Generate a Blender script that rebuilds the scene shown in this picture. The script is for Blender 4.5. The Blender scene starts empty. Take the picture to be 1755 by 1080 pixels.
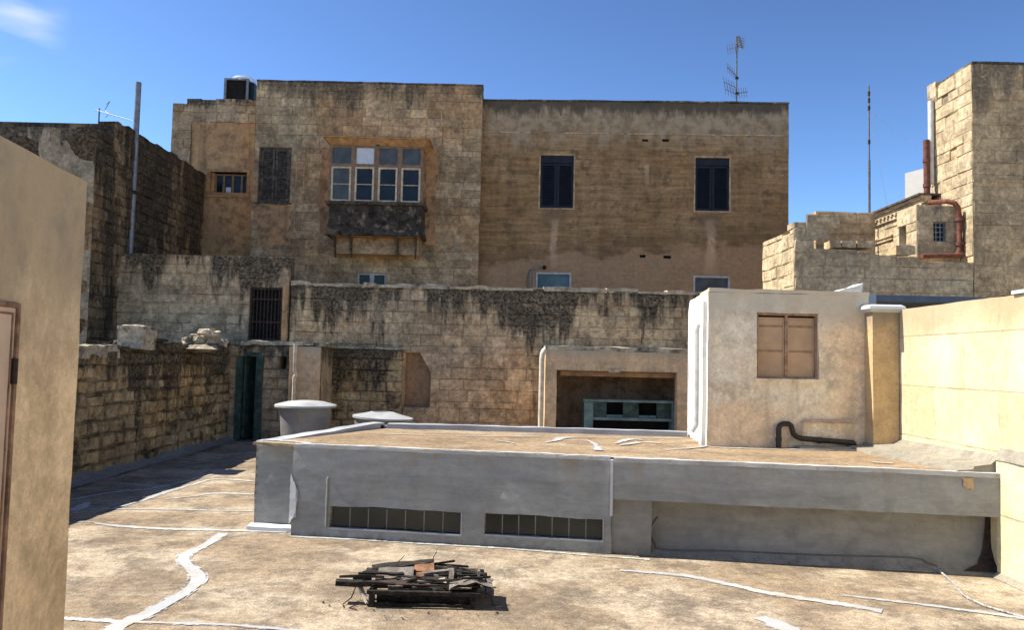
import bpy, math, random
from mathutils import Vector, noise
from math import radians, sin, cos, pi
random.seed(7)
S = bpy.context.scene
COL = S.collection
# ------------------------------------------------------------------ camera, sky, sun, exposure
FPX, PITCH, ROLL, EYE = 1350.0, radians(3.3), radians(1.3), 2.07
V = Vector
_d = V((0, cos(PITCH), sin(PITCH))); _r0 = V((1, 0, 0)); _u0 = _r0.cross(_d)
_r = _r0*cos(ROLL) + _u0*sin(ROLL); _u = -_r0*sin(ROLL) + _u0*cos(ROLL)
cam = bpy.data.cameras.new('camera'); cam.sensor_width = 36; cam.lens = 36*FPX/1755
cam.clip_start = .05; cam.clip_end = 3000
co = bpy.data.objects.new('camera', cam); COL.objects.link(co)
from mathutils import Matrix
M3 = Matrix((_r, _u, -_d)).transposed()
co.matrix_world = Matrix.Translation((0, 0, EYE)) @ M3.to_4x4()
S.camera = co

SUN_EL = radians(53); LDIR = V((.99, -.135, 0)).normalized()   # horizontal travel of the light
sun_dir = V((-LDIR.x*cos(SUN_EL), -LDIR.y*cos(SUN_EL), sin(SUN_EL)))
W = bpy.data.worlds.new('World'); S.world = W; W.use_nodes = True
nt = W.node_tree; nt.nodes.clear()
out = nt.nodes.new('ShaderNodeOutputWorld'); bg = nt.nodes.new('ShaderNodeBackground')
sky = nt.nodes.new('ShaderNodeTexSky'); sky.sky_type = 'NISHITA'; sky.sun_disc = False
sky.sun_elevation = SUN_EL; sky.sun_rotation = math.atan2(sun_dir.x, sun_dir.y)
sky.air_density = .9; sky.dust_density = .2; sky.ozone_density = 5; sky.altitude = 50
# thin cirrus at infinity
tc = nt.nodes.new('ShaderNodeTexCoord')
mp = nt.nodes.new('ShaderNodeMapping'); mp.inputs['Scale'].default_value = (5, 5, 17); mp.inputs['Rotation'].default_value = (0, radians(28), 0)
cn = nt.nodes.new('ShaderNodeTexNoise'); cn.inputs['Scale'].default_value = 1.6; cn.inputs['Detail'].default_value = 6; cn.inputs['Roughness'].default_value = .5
cr = nt.nodes.new('ShaderNodeMapRange'); cr.inputs[1].default_value = .42; cr.inputs[2].default_value = .75
dt = nt.nodes.new('ShaderNodeVectorMath'); dt.operation = 'DOT_PRODUCT'
nv = nt.nodes.new('ShaderNodeVectorMath'); nv.operation = 'NORMALIZE'
cd = (_d + _r*((0-877.5)/FPX) + _u*((540-20)/FPX)).normalized(); dt.inputs[1].default_value = cd
dr = nt.nodes.new('ShaderNodeMapRange'); dr.inputs[1].default_value = .9979; dr.inputs[2].default_value = .9996
ml = nt.nodes.new('ShaderNodeMath'); ml.operation = 'MULTIPLY'
mx = nt.nodes.new('ShaderNodeMixRGB'); mx.inputs[2].default_value = (3.2, 3.7, 4.7, 1)
L = nt.links.new
L(tc.outputs['Generated'], nv.inputs[0]); L(nv.outputs[0], mp.inputs[0]); L(mp.outputs[0], cn.inputs['Vector'])
L(cn.outputs[0], cr.inputs[0]); L(nv.outputs[0], dt.inputs[0]); L(dt.outputs['Value'], dr.inputs[0])
L(cr.outputs[0], ml.inputs[0]); L(dr.outputs[0], ml.inputs[1]); L(ml.outputs[0], mx.inputs[0])
hs = nt.nodes.new('ShaderNodeHueSaturation'); hs.inputs['Saturation'].default_value = .86; hs.inputs['Hue'].default_value = .498; hs.inputs['Value'].default_value = .95; L(sky.outputs[0], hs.inputs['Color']); gm = nt.nodes.new('ShaderNodeGamma'); gm.inputs[1].default_value = 1.6; L(hs.outputs[0], gm.inputs[0]); sc_ = nt.nodes.new('ShaderNodeMixRGB'); sc_.blend_type = 'MULTIPLY'; sc_.inputs[0].default_value = 1; sc_.inputs[2].default_value = (.325, .345, .345, 1); L(gm.outputs[0], sc_.inputs[1]); L(sc_.outputs[0], mx.inputs[1]); L(mx.outputs[0], bg.inputs[0]); L(bg.outputs[0], out.inputs[0])
bg.inputs[1].default_value = .112
sl = bpy.data.lights.new('sun', 'SUN'); sl.energy = 4.4; sl.angle = radians(.5); sl.color = (1, .94, .84)
so = bpy.data.objects.new('sun', sl); COL.objects.link(so)
so.rotation_euler = sun_dir.to_track_quat('Z', 'Y').to_euler()
S.view_settings.view_transform = 'Standard'; S.view_settings.look = 'None'
S.view_settings.exposure = 1.1; S.view_settings.gamma = 1
S.cycles.max_bounces = 8; S.cycles.diffuse_bounces = 5

# ------------------------------------------------------------------ measuring helpers
def ray(px, py): return _d + _r*((px-877.5)/FPX) + _u*((540-py)/FPX)
def P(px, py, Y):
    v = ray(px, py); t = Y/v.y; return V((v.x*t, Y, EYE+v.z*t))
def G(px, py, z=0.):
    v = ray(px, py); t = (z-EYE)/v.z; return V((v.x*t, v.y*t, z))
def zat(px, py, Y): return P(px, py, Y).z
def OW(A, B, px, py):
    """a spot on the upright plane through A and B -> (u along the wall, z)"""
    d = V((B[0]-A[0], B[1]-A[1])).normalized(); n = V((d.y, -d.x)); v = ray(px, py)
    t = (A[0]*n.x+A[1]*n.y)/(v.x*n.x+v.y*n.y)
    return ((v.x*t-A[0])*d.x+(v.y*t-A[1])*d.y, EYE+v.z*t)
def rect(A, B, x0, y0, x1, y1):
    u0, za = OW(A, B, x0, (y0+y1)/2); u1, zb = OW(A, B, x1, (y0+y1)/2)
    xm = (x0+x1)/2
    return (u0, u1, OW(A, B, xm, y1)[1], OW(A, B, xm, y0)[1])
class Fr:
    """frame of an upright wall: f(u, z, off) with off towards the viewer side"""
    def __init__(s, A, B):
        s.A = V((A[0], A[1])); s.B = V((B[0], B[1])); s.d = (s.B-s.A).normalized(); s.n = V((s.d.y, -s.d.x)); s.L = (s.B-s.A).length
    def __call__(s, u, z, off=0.):
        q = s.A + s.d*u + s.n*off; return V((q.x, q.y, z))

# ------------------------------------------------------------------ mesh builder
class MB:
    def __init__(s): s.v = []; s.f = []; s.c = []
    def face(s, pts, col=(.5, 0, .5)):
        i = len(s.v); s.v += [V(p) for p in pts]; s.f.append(tuple(range(i, i+len(pts)))); s.c.append(col); return s
    def quad(s, a, b, c, d, sub=None, col=(.5, 0, .5)):
        a, b, c, d = V(a), V(b), V(c), V(d)
        if not sub: return s.face((a, b, c, d), col)
        nu = max(1, min(200, int(max((b-a).length, (c-d).length)/sub+.5))); nv_ = max(1, min(160, int(max((d-a).length, (c-b).length)/sub+.5)))
        g = [[(a.lerp(b, i/nu)).lerp(d.lerp(c, i/nu), j/nv_) for i in range(nu+1)] for j in range(nv_+1)]
        for j in range(nv_):
            for i in range(nu): s.face((g[j][i], g[j][i+1], g[j+1][i+1], g[j+1][i]), col)
        return s
    def hexa(s, p, sub=None, skip='', col=(.5, 0, .5)):
        """8 corners: bottom 0-3 (front-left, front-right, back-right, back-left), top 4-7"""
        F = {'f': (0, 1, 5, 4), 'r': (1, 2, 6, 5), 'b': (2, 3, 7, 6), 'l': (3, 0, 4, 7), 't': (4, 5, 6, 7), 'd': (3, 2, 1, 0)}
        for k, q in F.items():
            if k not in skip: s.quad(*[p[i] for i in q], sub=sub, col=col)
        return s
    def box(s, x0, x1, y0, y1, z0, z1, sub=None, skip='', col=(.5, 0, .5)):
        return s.hexa([(x0, y0, z0), (x1, y0, z0), (x1, y1, z0), (x0, y1, z0), (x0, y0, z1), (x1, y0, z1), (x1, y1, z1), (x0, y1, z1)], sub, skip, col)
    def wbox(s, fr, u0, u1, z0, z1, o0, o1, sub=None, skip='', col=(.5, 0, .5)):
        """box on a wall frame, o0 = front offset (towards the viewer), o1 = back offset"""
        return s.hexa([fr(u0, z0, o0), fr(u1, z0, o0), fr(u1, z0, o1), fr(u0, z0, o1), fr(u0, z1, o0), fr(u1, z1, o0), fr(u1, z1, o1), fr(u0, z1, o1)], sub, skip, col)
    def bar(s, p, q, w, h, up=(0, 0, 1), col=(.5, 0, .5)):
        p, q = V(p), V(q); t = (q-p).normalized(); up = V(up)
        if abs(t.dot(up)) > .97: up = V((0, 1, 0))
        a = t.cross(up).normalized()*(w/2); b = a.cross(t).normalized()*(h/2)
        return s.hexa([p-a-b, p+a-b, q+a-b, q-a-b, p-a+b, p+a+b, q+a+b, q-a+b], col=col)
    def tube(s, path, r, n=10, cap=True):
        path = [V(p) for p in path]; rings = []; t0 = (path[1]-path[0]).normalized()
        a = t0.cross(V((0, 0, 1)) if abs(t0.z) < .9 else V((0, 1, 0))).normalized()
        for i, p in enumerate(path):
            t = ((path[min(i+1, len(path)-1)]-p).normalized() + (p-path[max(i-1, 0)]).normalized())
            if t.length < 1e-6: t = t0.copy()
            t.normalize(); a = (a - t*a.dot(t)).normalized(); b = t.cross(a)
            rr = r[i] if isinstance(r, (list, tuple)) else r
            rings.append([p + (a*cos(2*pi*k/n)+b*sin(2*pi*k/n))*rr for k in range(n)])
        for i in range(len(rings)-1):
            for k in range(n): s.face((rings[i][k], rings[i][(k+1) % n], rings[i+1][(k+1) % n], rings[i+1][k]))
        if cap: s.face(rings[0][::-1]); s.face(rings[-1])
        return s
    def lathe(s, c, prof, n=32):
        c = V(c)
        R = [[c+V((r*cos(2*pi*k/n), r*sin(2*pi*k/n), z)) for k in range(n)] for r, z in prof]
        for i in range(len(R)-1):
            for k in range(n): s.face((R[i][k], R[i][(k+1) % n], R[i+1][(k+1) % n], R[i+1][k]))
        if prof[0][0] > 1e-3: s.face(R[0][::-1])
        if prof[-1][0] > 1e-3: s.face(R[-1])
        return s
    def prism(s, poly, vec, col=(.5, 0, .5)):
        a = [V(p) for p in poly]; b = [p+V(vec) for p in a]; n = len(a)
        s.face(a, col); s.face(b[::-1], col)
        for i in range(n): s.face((a[(i+1) % n], a[i], b[i], b[(i+1) % n]), col)
        return s
    def build(s, name, mat, parent=None, at=None, disp=None, smooth=True, bevel=None, ang=35):
        org = V(ORG[parent.name]) if parent else V(at) if at is not None else base_of(s.v)
        key = {}; vs = []; idx = []
        for p in s.v:
            k = (round(p.x*2000), round(p.y*2000), round(p.z*2000))
            if k not in key:
                key[k] = len(vs); q = p.copy()
                if disp:
                    for amp, fq in disp: q += noise.noise_vector(p*fq)*amp
                vs.append(q-org)
            idx.append(key[k])
        fs = []; cs = []
        for f, c in zip(s.f, s.c):
            g = [idx[i] for i in f]; h = [g[i] for i in range(len(g)) if g[i] != g[i-1]]
            if len(set(h)) >= 3 and len(set(h)) == len(h): fs.append(h); cs.append(c)
        me = bpy.data.meshes.new(name); me.from_pydata(vs, [], fs)
        at_ = me.color_attributes.new('blk', 'FLOAT_COLOR', 'CORNER')
        buf = []
        for f, c in zip(fs, cs): buf += [c[0], c[1], c[2], 1.]*len(f)
        at_.data.foreach_set('color', buf)
        import bmesh
        bm = bmesh.new(); bm.from_mesh(me); bmesh.ops.recalc_face_normals(bm, faces=bm.faces); bm.to_mesh(me); bm.free()
        if smooth:
            me.polygons.foreach_set('use_smooth', [True]*len(me.polygons)); me.set_sharp_from_angle(angle=radians(ang))
        me.materials.append(mat); o = bpy.data.objects.new(name, me); COL.objects.link(o)
        if parent: o.parent = parent; ORG[o.name] = org
        else: o.location = org; ORG[o.name] = org
        if bevel:
            b = o.modifiers.new('bevel', 'BEVEL'); b.width = bevel; b.segments = 2; b.limit_method = 'ANGLE'; b.angle_limit = radians(40)
        return o
ORG = {}
def base_of(vs):
    n = len(vs); return V((sum(p.x for p in vs)/n, sum(p.y for p in vs)/n, min(p.z for p in vs)))
def tag(o, label=None, cat=None, group=None, kind=None):
    if label: o['label'] = label
    if cat: o['category'] = cat; o['kind'] = 'thing'
    if group: o['group'] = group
    if kind: o['kind'] = kind
    return o
def thing(name, label, cat, loc, group=None):
    o = bpy.data.objects.new(name, None); COL.objects.link(o); o.location = loc; o.empty_display_size = .2
    ORG[o.name] = V(loc); return tag(o, label, cat, group)

def cuts(lo, hi, vals, eps=.004):
    r = sorted([lo, hi]+[x for x in vals if lo+eps < x < hi-eps]); o = [r[0]]
    for x in r[1:]:
        if x-o[-1] > eps: o.append(x)
    return o
def panel(m, fr, u0, u1, z0, z1, ops=(), dep=.12, sub=.25, off=0.):
    """rendered wall face with openings and their reveals"""
    us = cuts(u0, u1, [x for o in ops for x in o[:2]]); zs = cuts(z0, z1, [x for o in ops for x in o[2:4]])
    for i in range(len(us)-1):
        for j in range(len(zs)-1):
            cu = (us[i]+us[i+1])/2; cz = (zs[j]+zs[j+1])/2
            if any(o[0] < cu < o[1] and o[2] < cz < o[3] for o in ops): continue
            m.quad(fr(us[i], zs[j], off), fr(us[i+1], zs[j], off), fr(us[i+1], zs[j+1], off), fr(us[i], zs[j+1], off), sub)
    for o in ops: reveal(m, fr, o, dep, off)
def reveal(m, fr, o, dep, off=0.):
    a, b, c, d = o[:4]; dep = o[4] if len(o) > 4 else dep
    q = [(a, c), (b, c), (b, d), (a, d)]
    for i in range(4):
        (p, z), (p2, z2) = q[i], q[(i+1) % 4]
        m.quad(fr(p, z, off), fr(p2, z2, off), fr(p2, z2, off-dep), fr(p, z, off-dep), None, (.5, 0, .5))
def shell(m, fr, u0, u1, z0, z1, thick, sub=None, off=0., skip=''):
    m.wbox(fr, u0, u1, z0, z1, off, off-thick, sub, 'f'+skip)
def ashlar(m, fr, u0, u1, z0, top, course=.27, bw=(.34, .72), relief=.012, joint=.008, ops=(), dep=.2, seed=0, jit=.008, thick=.4, off=0., zmax=None, rough=0.):
    """coursed stone face: every block a bevelled relief, its own random tint; openings get reveals"""
    R = random.Random(seed)
    tf = top if callable(top) else (lambda u: top)
    zm = zmax if zmax else (top if not callable(top) else max(tf(u0+(u1-u0)*k/60) for k in range(61)))
    zs = [z0]
    while zs[-1] < zm: zs.append(zs[-1]+course*R.uniform(.88, 1.12))
    if not callable(top): zs = [z0+(z-z0)*(zm-z0)/(zs[-1]-z0) for z in zs]
    for o in ops:
        for z in o[2:4]:
            k = min(range(len(zs)), key=lambda i: abs(zs[i]-z))
            if 0 < k < len(zs)-1 and abs(zs[k]-z) < course*.5: zs[k] = z
            elif z0 < z < zm: zs.append(z); zs.sort()
    for j in range(len(zs)-1):
        za, zb = zs[j], zs[j+1]
        if zb-za < .01: continue
        segs = [(u0, u1)]
        for o in ops:
            if o[2] < (za+zb)/2 < o[3]:
                segs = [t for (p, q) in segs for t in ((p, min(q, o[0])), (max(p, o[1]), q)) if t[1]-t[0] > .01]
        for (p, q) in segs:
            us = [p]
            nx = p + R.uniform(.25, 1)*R.uniform(*bw)
            while nx < q-bw[0]*.6: us.append(nx); nx += R.uniform(*bw)
            us.append(q)
            for i in range(len(us)-1):
                a, b = us[i], us[i+1]; t = tf((a+b)/2)
                if za >= t-.03: continue
                zt = min(zb, t); ist = zt >= t-1e-4 or zb >= zm-1e-4
                if ist and rough: zt += R.uniform(-rough, rough)
                r1, r2 = R.random(), R.random(); h = off+relief*R.uniform(.1, 1.5)
                if R.random() < .05: h -= relief*2.2
                jt = min(joint*R.uniform(.5, 1.5), (b-a)*.3, (zt-za)*.3); bv = jt+relief*.8
                O = [fr(a, za, off), fr(b, za, off), fr(b, zt, off), fr(a, zt, off)]
                J = lambda: R.uniform(-jit, jit)
                I = [fr(a+jt+J(), za+jt+J(), off), fr(b-jt+J(), za+jt+J(), off), fr(b-jt+J(), zt-jt+J(), off), fr(a+jt+J(), zt-jt+J(), off)]
                C = (I[0]+I[1]+I[2]+I[3])/4; n3 = V((fr.n.x, fr.n.y, 0))
                T = [x+(C-x).normalized()*bv*.9+n3*(h-off+R.uniform(-.3, .3)*relief) for x in I]
                for k in range(4):
                    m.face((O[k], O[(k+1) % 4], I[(k+1) % 4], I[k]), (r1, 1, r2)); m.face((I[k], I[(k+1) % 4], T[(k+1) % 4], T[k]), (r1, .45, r2))
                m.face(T, (r1, 0, r2))
                if ist:
                    B = [fr(a, za, off-thick), fr(b, za, off-thick), fr(b, zt, off-thick), fr(a, zt, off-thick)]
                    m.face((O[3], O[2], B[2], B[3]), (r1, 0, r2)); m.face((O[1], B[1], B[2], O[2]), (r1, 0, r2)); m.face((O[0], O[3], B[3], B[0]), (r1, 0, r2)); m.face((B[1], B[0], B[3], B[2]), (r1, 0, r2))
    for o in ops: reveal(m, fr, o, dep, off)
def carcass(m, fr, u0, u1, z0, z1, thick, off=0., skip=''):
    m.wbox(fr, u0, u1, z0, z1, off, off-thick, None, 'f'+skip)

# ------------------------------------------------------------------ materials
class NT:
    def __init__(s, name):
        s.m = bpy.data.materials.new(name); s.m.use_nodes = True; s.t = s.m.node_tree; s.t.nodes.clear()
        s.o = s.t.nodes.new('ShaderNodeOutputMaterial'); s.b = s.t.nodes.new('ShaderNodeBsdfPrincipled'); s.t.links.new(s.b.outputs[0], s.o.inputs[0])
        s.g = s.t.nodes.new('ShaderNodeNewGeometry'); s.pos = s.g.outputs['Position']
    def lk(s, val, sock):
        if isinstance(val, bpy.types.NodeSocket): s.t.links.new(val, sock)
        elif isinstance(val, (tuple, list)) and len(val) == 3 and sock.type == 'RGBA': sock.default_value = (*val, 1)
        else: sock.default_value = val
    def noise(s, scale, detail=5, rough=.55, vec=None, dist=0, stretch=None, off=(0, 0, 0)):
        mp = s.t.nodes.new('ShaderNodeMapping'); s.lk(vec or s.pos, mp.inputs[0]); mp.inputs['Location'].default_value = off
        if stretch: mp.inputs['Scale'].default_value = stretch
        n = s.t.nodes.new('ShaderNodeTexNoise'); s.lk(mp.outputs[0], n.inputs['Vector']); n.inputs['Scale'].default_value = scale
        n.inputs['Detail'].default_value = detail; n.inputs['Roughness'].default_value = rough; n.inputs['Distortion'].default_value = dist
        return n.outputs[0]
    def voro(s, scale, vec=None, feat='F1'):
        n = s.t.nodes.new('ShaderNodeTexVoronoi'); n.feature = feat; s.lk(vec or s.pos, n.inputs['Vector']); n.inputs['Scale'].default_value = scale
        return n.outputs['Distance']
    def rng(s, v, a, b, c=0., d=1., smooth=False):
        n = s.t.nodes.new('ShaderNodeMapRange'); s.lk(v, n.inputs[0])
        if smooth: n.interpolation_type = 'SMOOTHSTEP'
        for i, x in enumerate((a, b, c, d)): s.lk(x, n.inputs[i+1])
        return n.outputs[0]
    def mix(s, a, b, f, mode='MIX'):
        n = s.t.nodes.new('ShaderNodeMixRGB'); n.blend_type = mode; s.lk(f, n.inputs[0]); s.lk(a, n.inputs[1]); s.lk(b, n.inputs[2]); return n.outputs[0]
    def math(s, op, a, b=0.):
        n = s.t.nodes.new('ShaderNodeMath'); n.operation = op; s.lk(a, n.inputs[0]); s.lk(b, n.inputs[1]); return n.outputs[0]
    def sep(s, v):
        n = s.t.nodes.new('ShaderNodeSeparateXYZ'); s.lk(v, n.inputs[0]); return n.outputs
    def blk(s):
        n = s.t.nodes.new('ShaderNodeVertexColor'); n.layer_name = 'blk'
        q = s.t.nodes.new('ShaderNodeSeparateColor'); s.t.links.new(n.outputs[0], q.inputs[0]); return q.outputs
    def wallvec(s):
        """(along-wall, height) for upright faces of any direction"""
        p = s.sep(s.pos); n = s.sep(s.g.outputs['Normal'])
        u = s.math('ADD', s.math('MULTIPLY', p[0], s.math('ABSOLUTE', n[1])), s.math('MULTIPLY', p[1], s.math('ABSOLUTE', n[0])))
        c = s.t.nodes.new('ShaderNodeCombineXYZ'); s.lk(u, c.inputs[0]); s.lk(p[2], c.inputs[1]); return c.outputs[0]
    def courses(s, vec, h, w, mortar=.012, sm=.6):
        n = s.t.nodes.new('ShaderNodeTexBrick'); s.lk(vec, n.inputs['Vector']); n.inputs['Scale'].default_value = 1
        n.inputs['Brick Width'].default_value = w; n.inputs['Row Height'].default_value = h; n.inputs['Mortar Size'].default_value = mortar; n.inputs['Mortar Smooth'].default_value = sm
        n.inputs['Color1'].default_value = (0, 0, 0, 1); n.inputs['Color2'].default_value = (1, 1, 1, 1); n.inputs['Mortar'].default_value = (.5, .5, .5, 1)
        return n.outputs['Color'], n.outputs['Fac']
    def hsv(s, c, sat, val):
        n = s.t.nodes.new('ShaderNodeHueSaturation'); n.inputs['Saturation'].default_value = sat; n.inputs['Value'].default_value = val; s.lk(c, n.inputs['Color']); return n.outputs[0]
    def bump(s, h, dist, strength=1., prev=None):
        n = s.t.nodes.new('ShaderNodeBump'); n.inputs['Strength'].default_value = strength; n.inputs['Distance'].default_value = dist; s.lk(h, n.inputs['Height'])
        if prev: s.lk(prev, n.inputs['Normal'])
        return n.outputs[0]
    def done(s, col, rough=.9, bump=None, spec=.25, metal=0.):
        s.lk(col, s.b.inputs['Base Color']); s.lk(rough, s.b.inputs['Roughness']); s.b.inputs['Specular IOR Level'].default_value = spec; s.b.inputs['Metallic'].default_value = metal
        if bump is not None: s.lk(bump, s.b.inputs['Normal'])
        return s.m

def stone(name, c1, c2, patch, mortar, ztop, h, amt=.1, crust=(.022, .02, .017), base_amt=.0, pscale=.55, pamt=.6, pit=1., speck=.5, bvar=.6, mamt=.9):
    """block stone: tint per block, ochre patches, joints, black crust that runs down from the wall head"""
    s = NT(name); b = s.blk(); p = s.sep(s.pos)
    col = s.mix(c1, c2, s.math('ADD', s.math('MULTIPLY', b[0], bvar), s.math('MULTIPLY', s.rng(s.noise(1.3, 7, .65, off=(2, 8, 4)), .36, .64), 1-bvar)))
    col = s.mix(col, patch, s.math('MULTIPLY', s.rng(s.noise(pscale, 6, .62), .44, .58, 0, 1, True), pamt))
    lum = s.rng(b[2], 0, 1, 1-.34*bvar, 1+.28*bvar)
    col = s.mix(col, s.mix((0, 0, 0), (1, 1, 1), lum), 1., 'MULTIPLY')
    f0 = s.noise(2.4, 8, .68, off=(5, 1, 7)); f1 = s.noise(9, 8, .7); f2 = s.noise(38, 6, .7)
    col = s.mix(col, s.mix((.5, .47, .44), (1.34, 1.32, 1.28), s.rng(f0, .34, .66)), .72, 'MULTIPLY')
    col = s.mix(col, s.mix((.5, .48, .45), (1.35, 1.33, 1.3), s.rng(f1, .33, .67)), .8, 'MULTIPLY')
    col = s.mix(col, s.mix((.66, .66, .66), (1.3, 1.3, 1.3), s.rng(f2, .33, .67)), .7, 'MULTIPLY')
    col = s.mix(col, mortar, s.math('MULTIPLY', b[1], s.rng(s.noise(2.2, 5), .38, .62, .15, mamt)))
    g = s.rng(p[2], ztop-h, ztop, 0, 1)
    st = s.noise(1., 6, .6, stretch=(1.1, 1.1, .2), dist=.3, off=(3, 0, 0)); st2 = s.noise(1., 7, .68, stretch=(4.5, 4.5, .55))
    k = s.math('ADD', s.math('ADD', s.math('MULTIPLY', s.math('SUBTRACT', st, .5), 2.6), s.math('MULTIPLY', s.math('SUBTRACT', st2, .5), 1.5)), s.math('MULTIPLY', g, .9))
    msk = s.rng(k, .50-amt, .86-amt, 0, 1, True)
    if base_amt: msk = s.math('MAXIMUM', msk, s.math('MULTIPLY', s.rng(s.noise(1.5, 9, .74, off=(9, 3, 5)), .50, .58, 0, 1), base_amt))
    sp = s.rng(s.noise(13, 7, .75), .36, .60, 1.-speck, 1)
    col = s.mix(col, s.mix(crust, (.12, .112, .095), s.rng(f2, .5, .72)), s.math('MULTIPLY', msk, sp))
    bp = s.bump(s.math('ADD', s.math('ADD', f1, f0), s.math('MULTIPLY', f2, .4)), .025*pit, .9)
    return s.done(s.hsv(col, 1.02, 1.08), .92, bp, .15)

def render_wall(name, c, c2, dirt, h=.27, w=.6, joint=.35, streak=.5, ztop=99, th=.5, tcol=None, rake_streak=0., blotch=1., bumpd=.012, off=(0, 0, 0), mort=.014, edge=None, drips=(), low=None, gain=1.0):
    """rendered or washed wall with ghosted courses, blotches and rain streaks"""
    s = NT(name); p = s.sep(s.pos); wv = s.wallvec()
    bc, bf = s.courses(wv, h, w, mort, .7)
    n1 = s.noise(.8, 6, .6, off=off); n2 = s.noise(3.2, 7, .65, off=off); n3 = s.noise(28, 7, .7)
    col = s.mix(c, c2, s.rng(n1, .42, .58, 0, 1, True))
    col = s.mix(col, s.mix((.8, .8, .8), (1.14, 1.14, 1.14), bc), joint*.6, 'MULTIPLY')
    col = s.mix(col, dirt, s.math('MULTIPLY', s.rng(n2, .47, .66, 0, .85, True), blotch))
    vs = s.noise(1., 5, .6, stretch=(2.6, 2.6, .16), off=off)
    col = s.mix(col, dirt, s.math('MULTIPLY', s.rng(vs, .49, .64, 0, 1, True), streak))
    if rake_streak:
        hs = s.noise(1., 6, .65, stretch=(.8, .8, 8.5), off=off, dist=.3)
        col = s.mix(col, s.mix((.48, .46, .44), (1.3, 1.26, 1.2), s.rng(hs, .36, .64)), rake_streak, 'MULTIPLY')  # horizontal tone streaks in the colour stand for raking light on rough render
    n4 = s.noise(8.5, 8, .7, off=off)
    col = s.mix(col, s.mix((.66, .64, .61), (1.22, 1.22, 1.2), s.rng(n4, .34, .66)), .25+.35*blotch, 'MULTIPLY')
    col = s.mix(col, s.mix((.7, .69, .67), (1.2, 1.2, 1.2), s.rng(n3, .3, .7)), .6, 'MULTIPLY')
    col = s.mix(col, s.mix(dirt, (0, 0, 0), .35), s.math('MULTIPLY', bf, s.math('MULTIPLY', s.rng(n2, .35, .65), joint)))
    ck = s.voro(.8, vec=s.mix(s.pos, s.noise(2.5, 6, .7), .25), feat='DISTANCE_TO_EDGE')
    col = s.mix(col, s.mix(dirt, (0, 0, 0), .3), s.math('MULTIPLY', s.rng(ck, 0., .004, .5*blotch, 0), s.rng(n1, .5, .58)))
    n5 = s.noise(90, 4, .75); col = s.mix(col, s.mix((.78,)*3, (1.16,)*3, s.rng(n5, .34, .66)), .6, 'MULTIPLY')
    col = s.mix(col, dirt, s.rng(s.noise(17, 8, .78, off=(2, 9, 4)), .60, .68, 0, .7*blotch))
    if tcol:
        e = s.math('ADD', p[2], s.math('MULTIPLY', s.math('SUBTRACT', s.noise(1.7, 6, .65, stretch=(1.6, 1.6, .5)), .5), th*1.6))
        col = s.mix(col, s.mix(tcol, s.mix(tcol, dirt, .6), s.rng(n2, .44, .6)), s.rng(e, ztop-th, ztop-th*.25, 0, .85, True))
    if low:
        e = s.math('ADD', s.math('ADD', p[2], s.math('MULTIPLY', s.math('SUBTRACT', s.noise(.9, 6, .6, stretch=(1, 1, 1.6), off=(6, 2, 0)), .5), 1.8)), s.math('MULTIPLY', p[0], -.10))
        col = s.mix(col, s.mix(low[1], s.mix(low[1], dirt, .55), s.rng(n4, .36, .64)), s.rng(e, low[0], low[0]-.22, 0, .8, True))
        band = s.math('MULTIPLY', s.rng(e, low[0]-.1, low[0]+.05, 0, 1), s.rng(e, low[0]+.5, low[0]+.1, 0, 1)); col = s.mix(col, dirt, s.math('MULTIPLY', band, .6))
    for (dx, dw, zt, zb_, dc) in drips:
        q = s.math('ABSOLUTE', s.math('ADD', s.math('SUBTRACT', p[0], dx), s.math('MULTIPLY', s.math('SUBTRACT', s.noise(1.3, 5, .7, stretch=(1, 1, .8), off=(dx, 0, 0)), .5), dw*2.2)))
        k = s.math('MULTIPLY', s.rng(q, dw, dw*.3, 0, 1, True), s.math('MULTIPLY', s.rng(p[2], zt, zt-.12, 0, 1), s.rng(p[2], zb_, zb_+.8, 0, 1)))
        col = s.mix(col, dc, s.math('MULTIPLY', k, s.rng(n4, .36, .6, .35, .9)))
    if edge:
        e = s.math('ADD', p[2], s.math('MULTIPLY', s.math('SUBTRACT', s.noise(2.6, 8, .7, stretch=(1.3, 1.3, .35), off=(4, 4, 4)), .5), 1.5))
        col = s.mix(col, (.07, .06, .048), s.rng(e, edge-.42, edge-.05, 0, .85, True))
    hgt = s.math('ADD', s.math('ADD', s.math('MULTIPLY', n2, .8), s.math('MULTIPLY', n3, .3)), s.math('MULTIPLY', bf, -.25*joint))
    return s.done(s.hsv(col, 1.05, gain), .9, s.bump(hgt, bumpd*2.2, .9), .2)

def plain(name, c, rough=.6, var=.25, scale=6, spec=.3, metal=0., dirt=None, bumpd=.003):
    s = NT(name); n1 = s.noise(scale, 7, .65); n2 = s.noise(scale*6, 5, .7)
    col = s.mix(c, s.mix((1-var*1.6,)*3, (1+var,)*3, s.rng(n1, .32, .68)), 1., 'MULTIPLY')
    col = s.mix(col, s.mix((.85,)*3, (1.12,)*3, n2), var*2 if var < .5 else 1, 'MULTIPLY')
    if dirt: col = s.mix(col, dirt, s.rng(s.noise(scale*.7, 8, .7, off=(4, 7, 1)), .52, .68, 0, .85, True))
    return s.done(col, rough, s.bump(s.math('ADD', n1, n2), bumpd), spec, metal)

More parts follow.
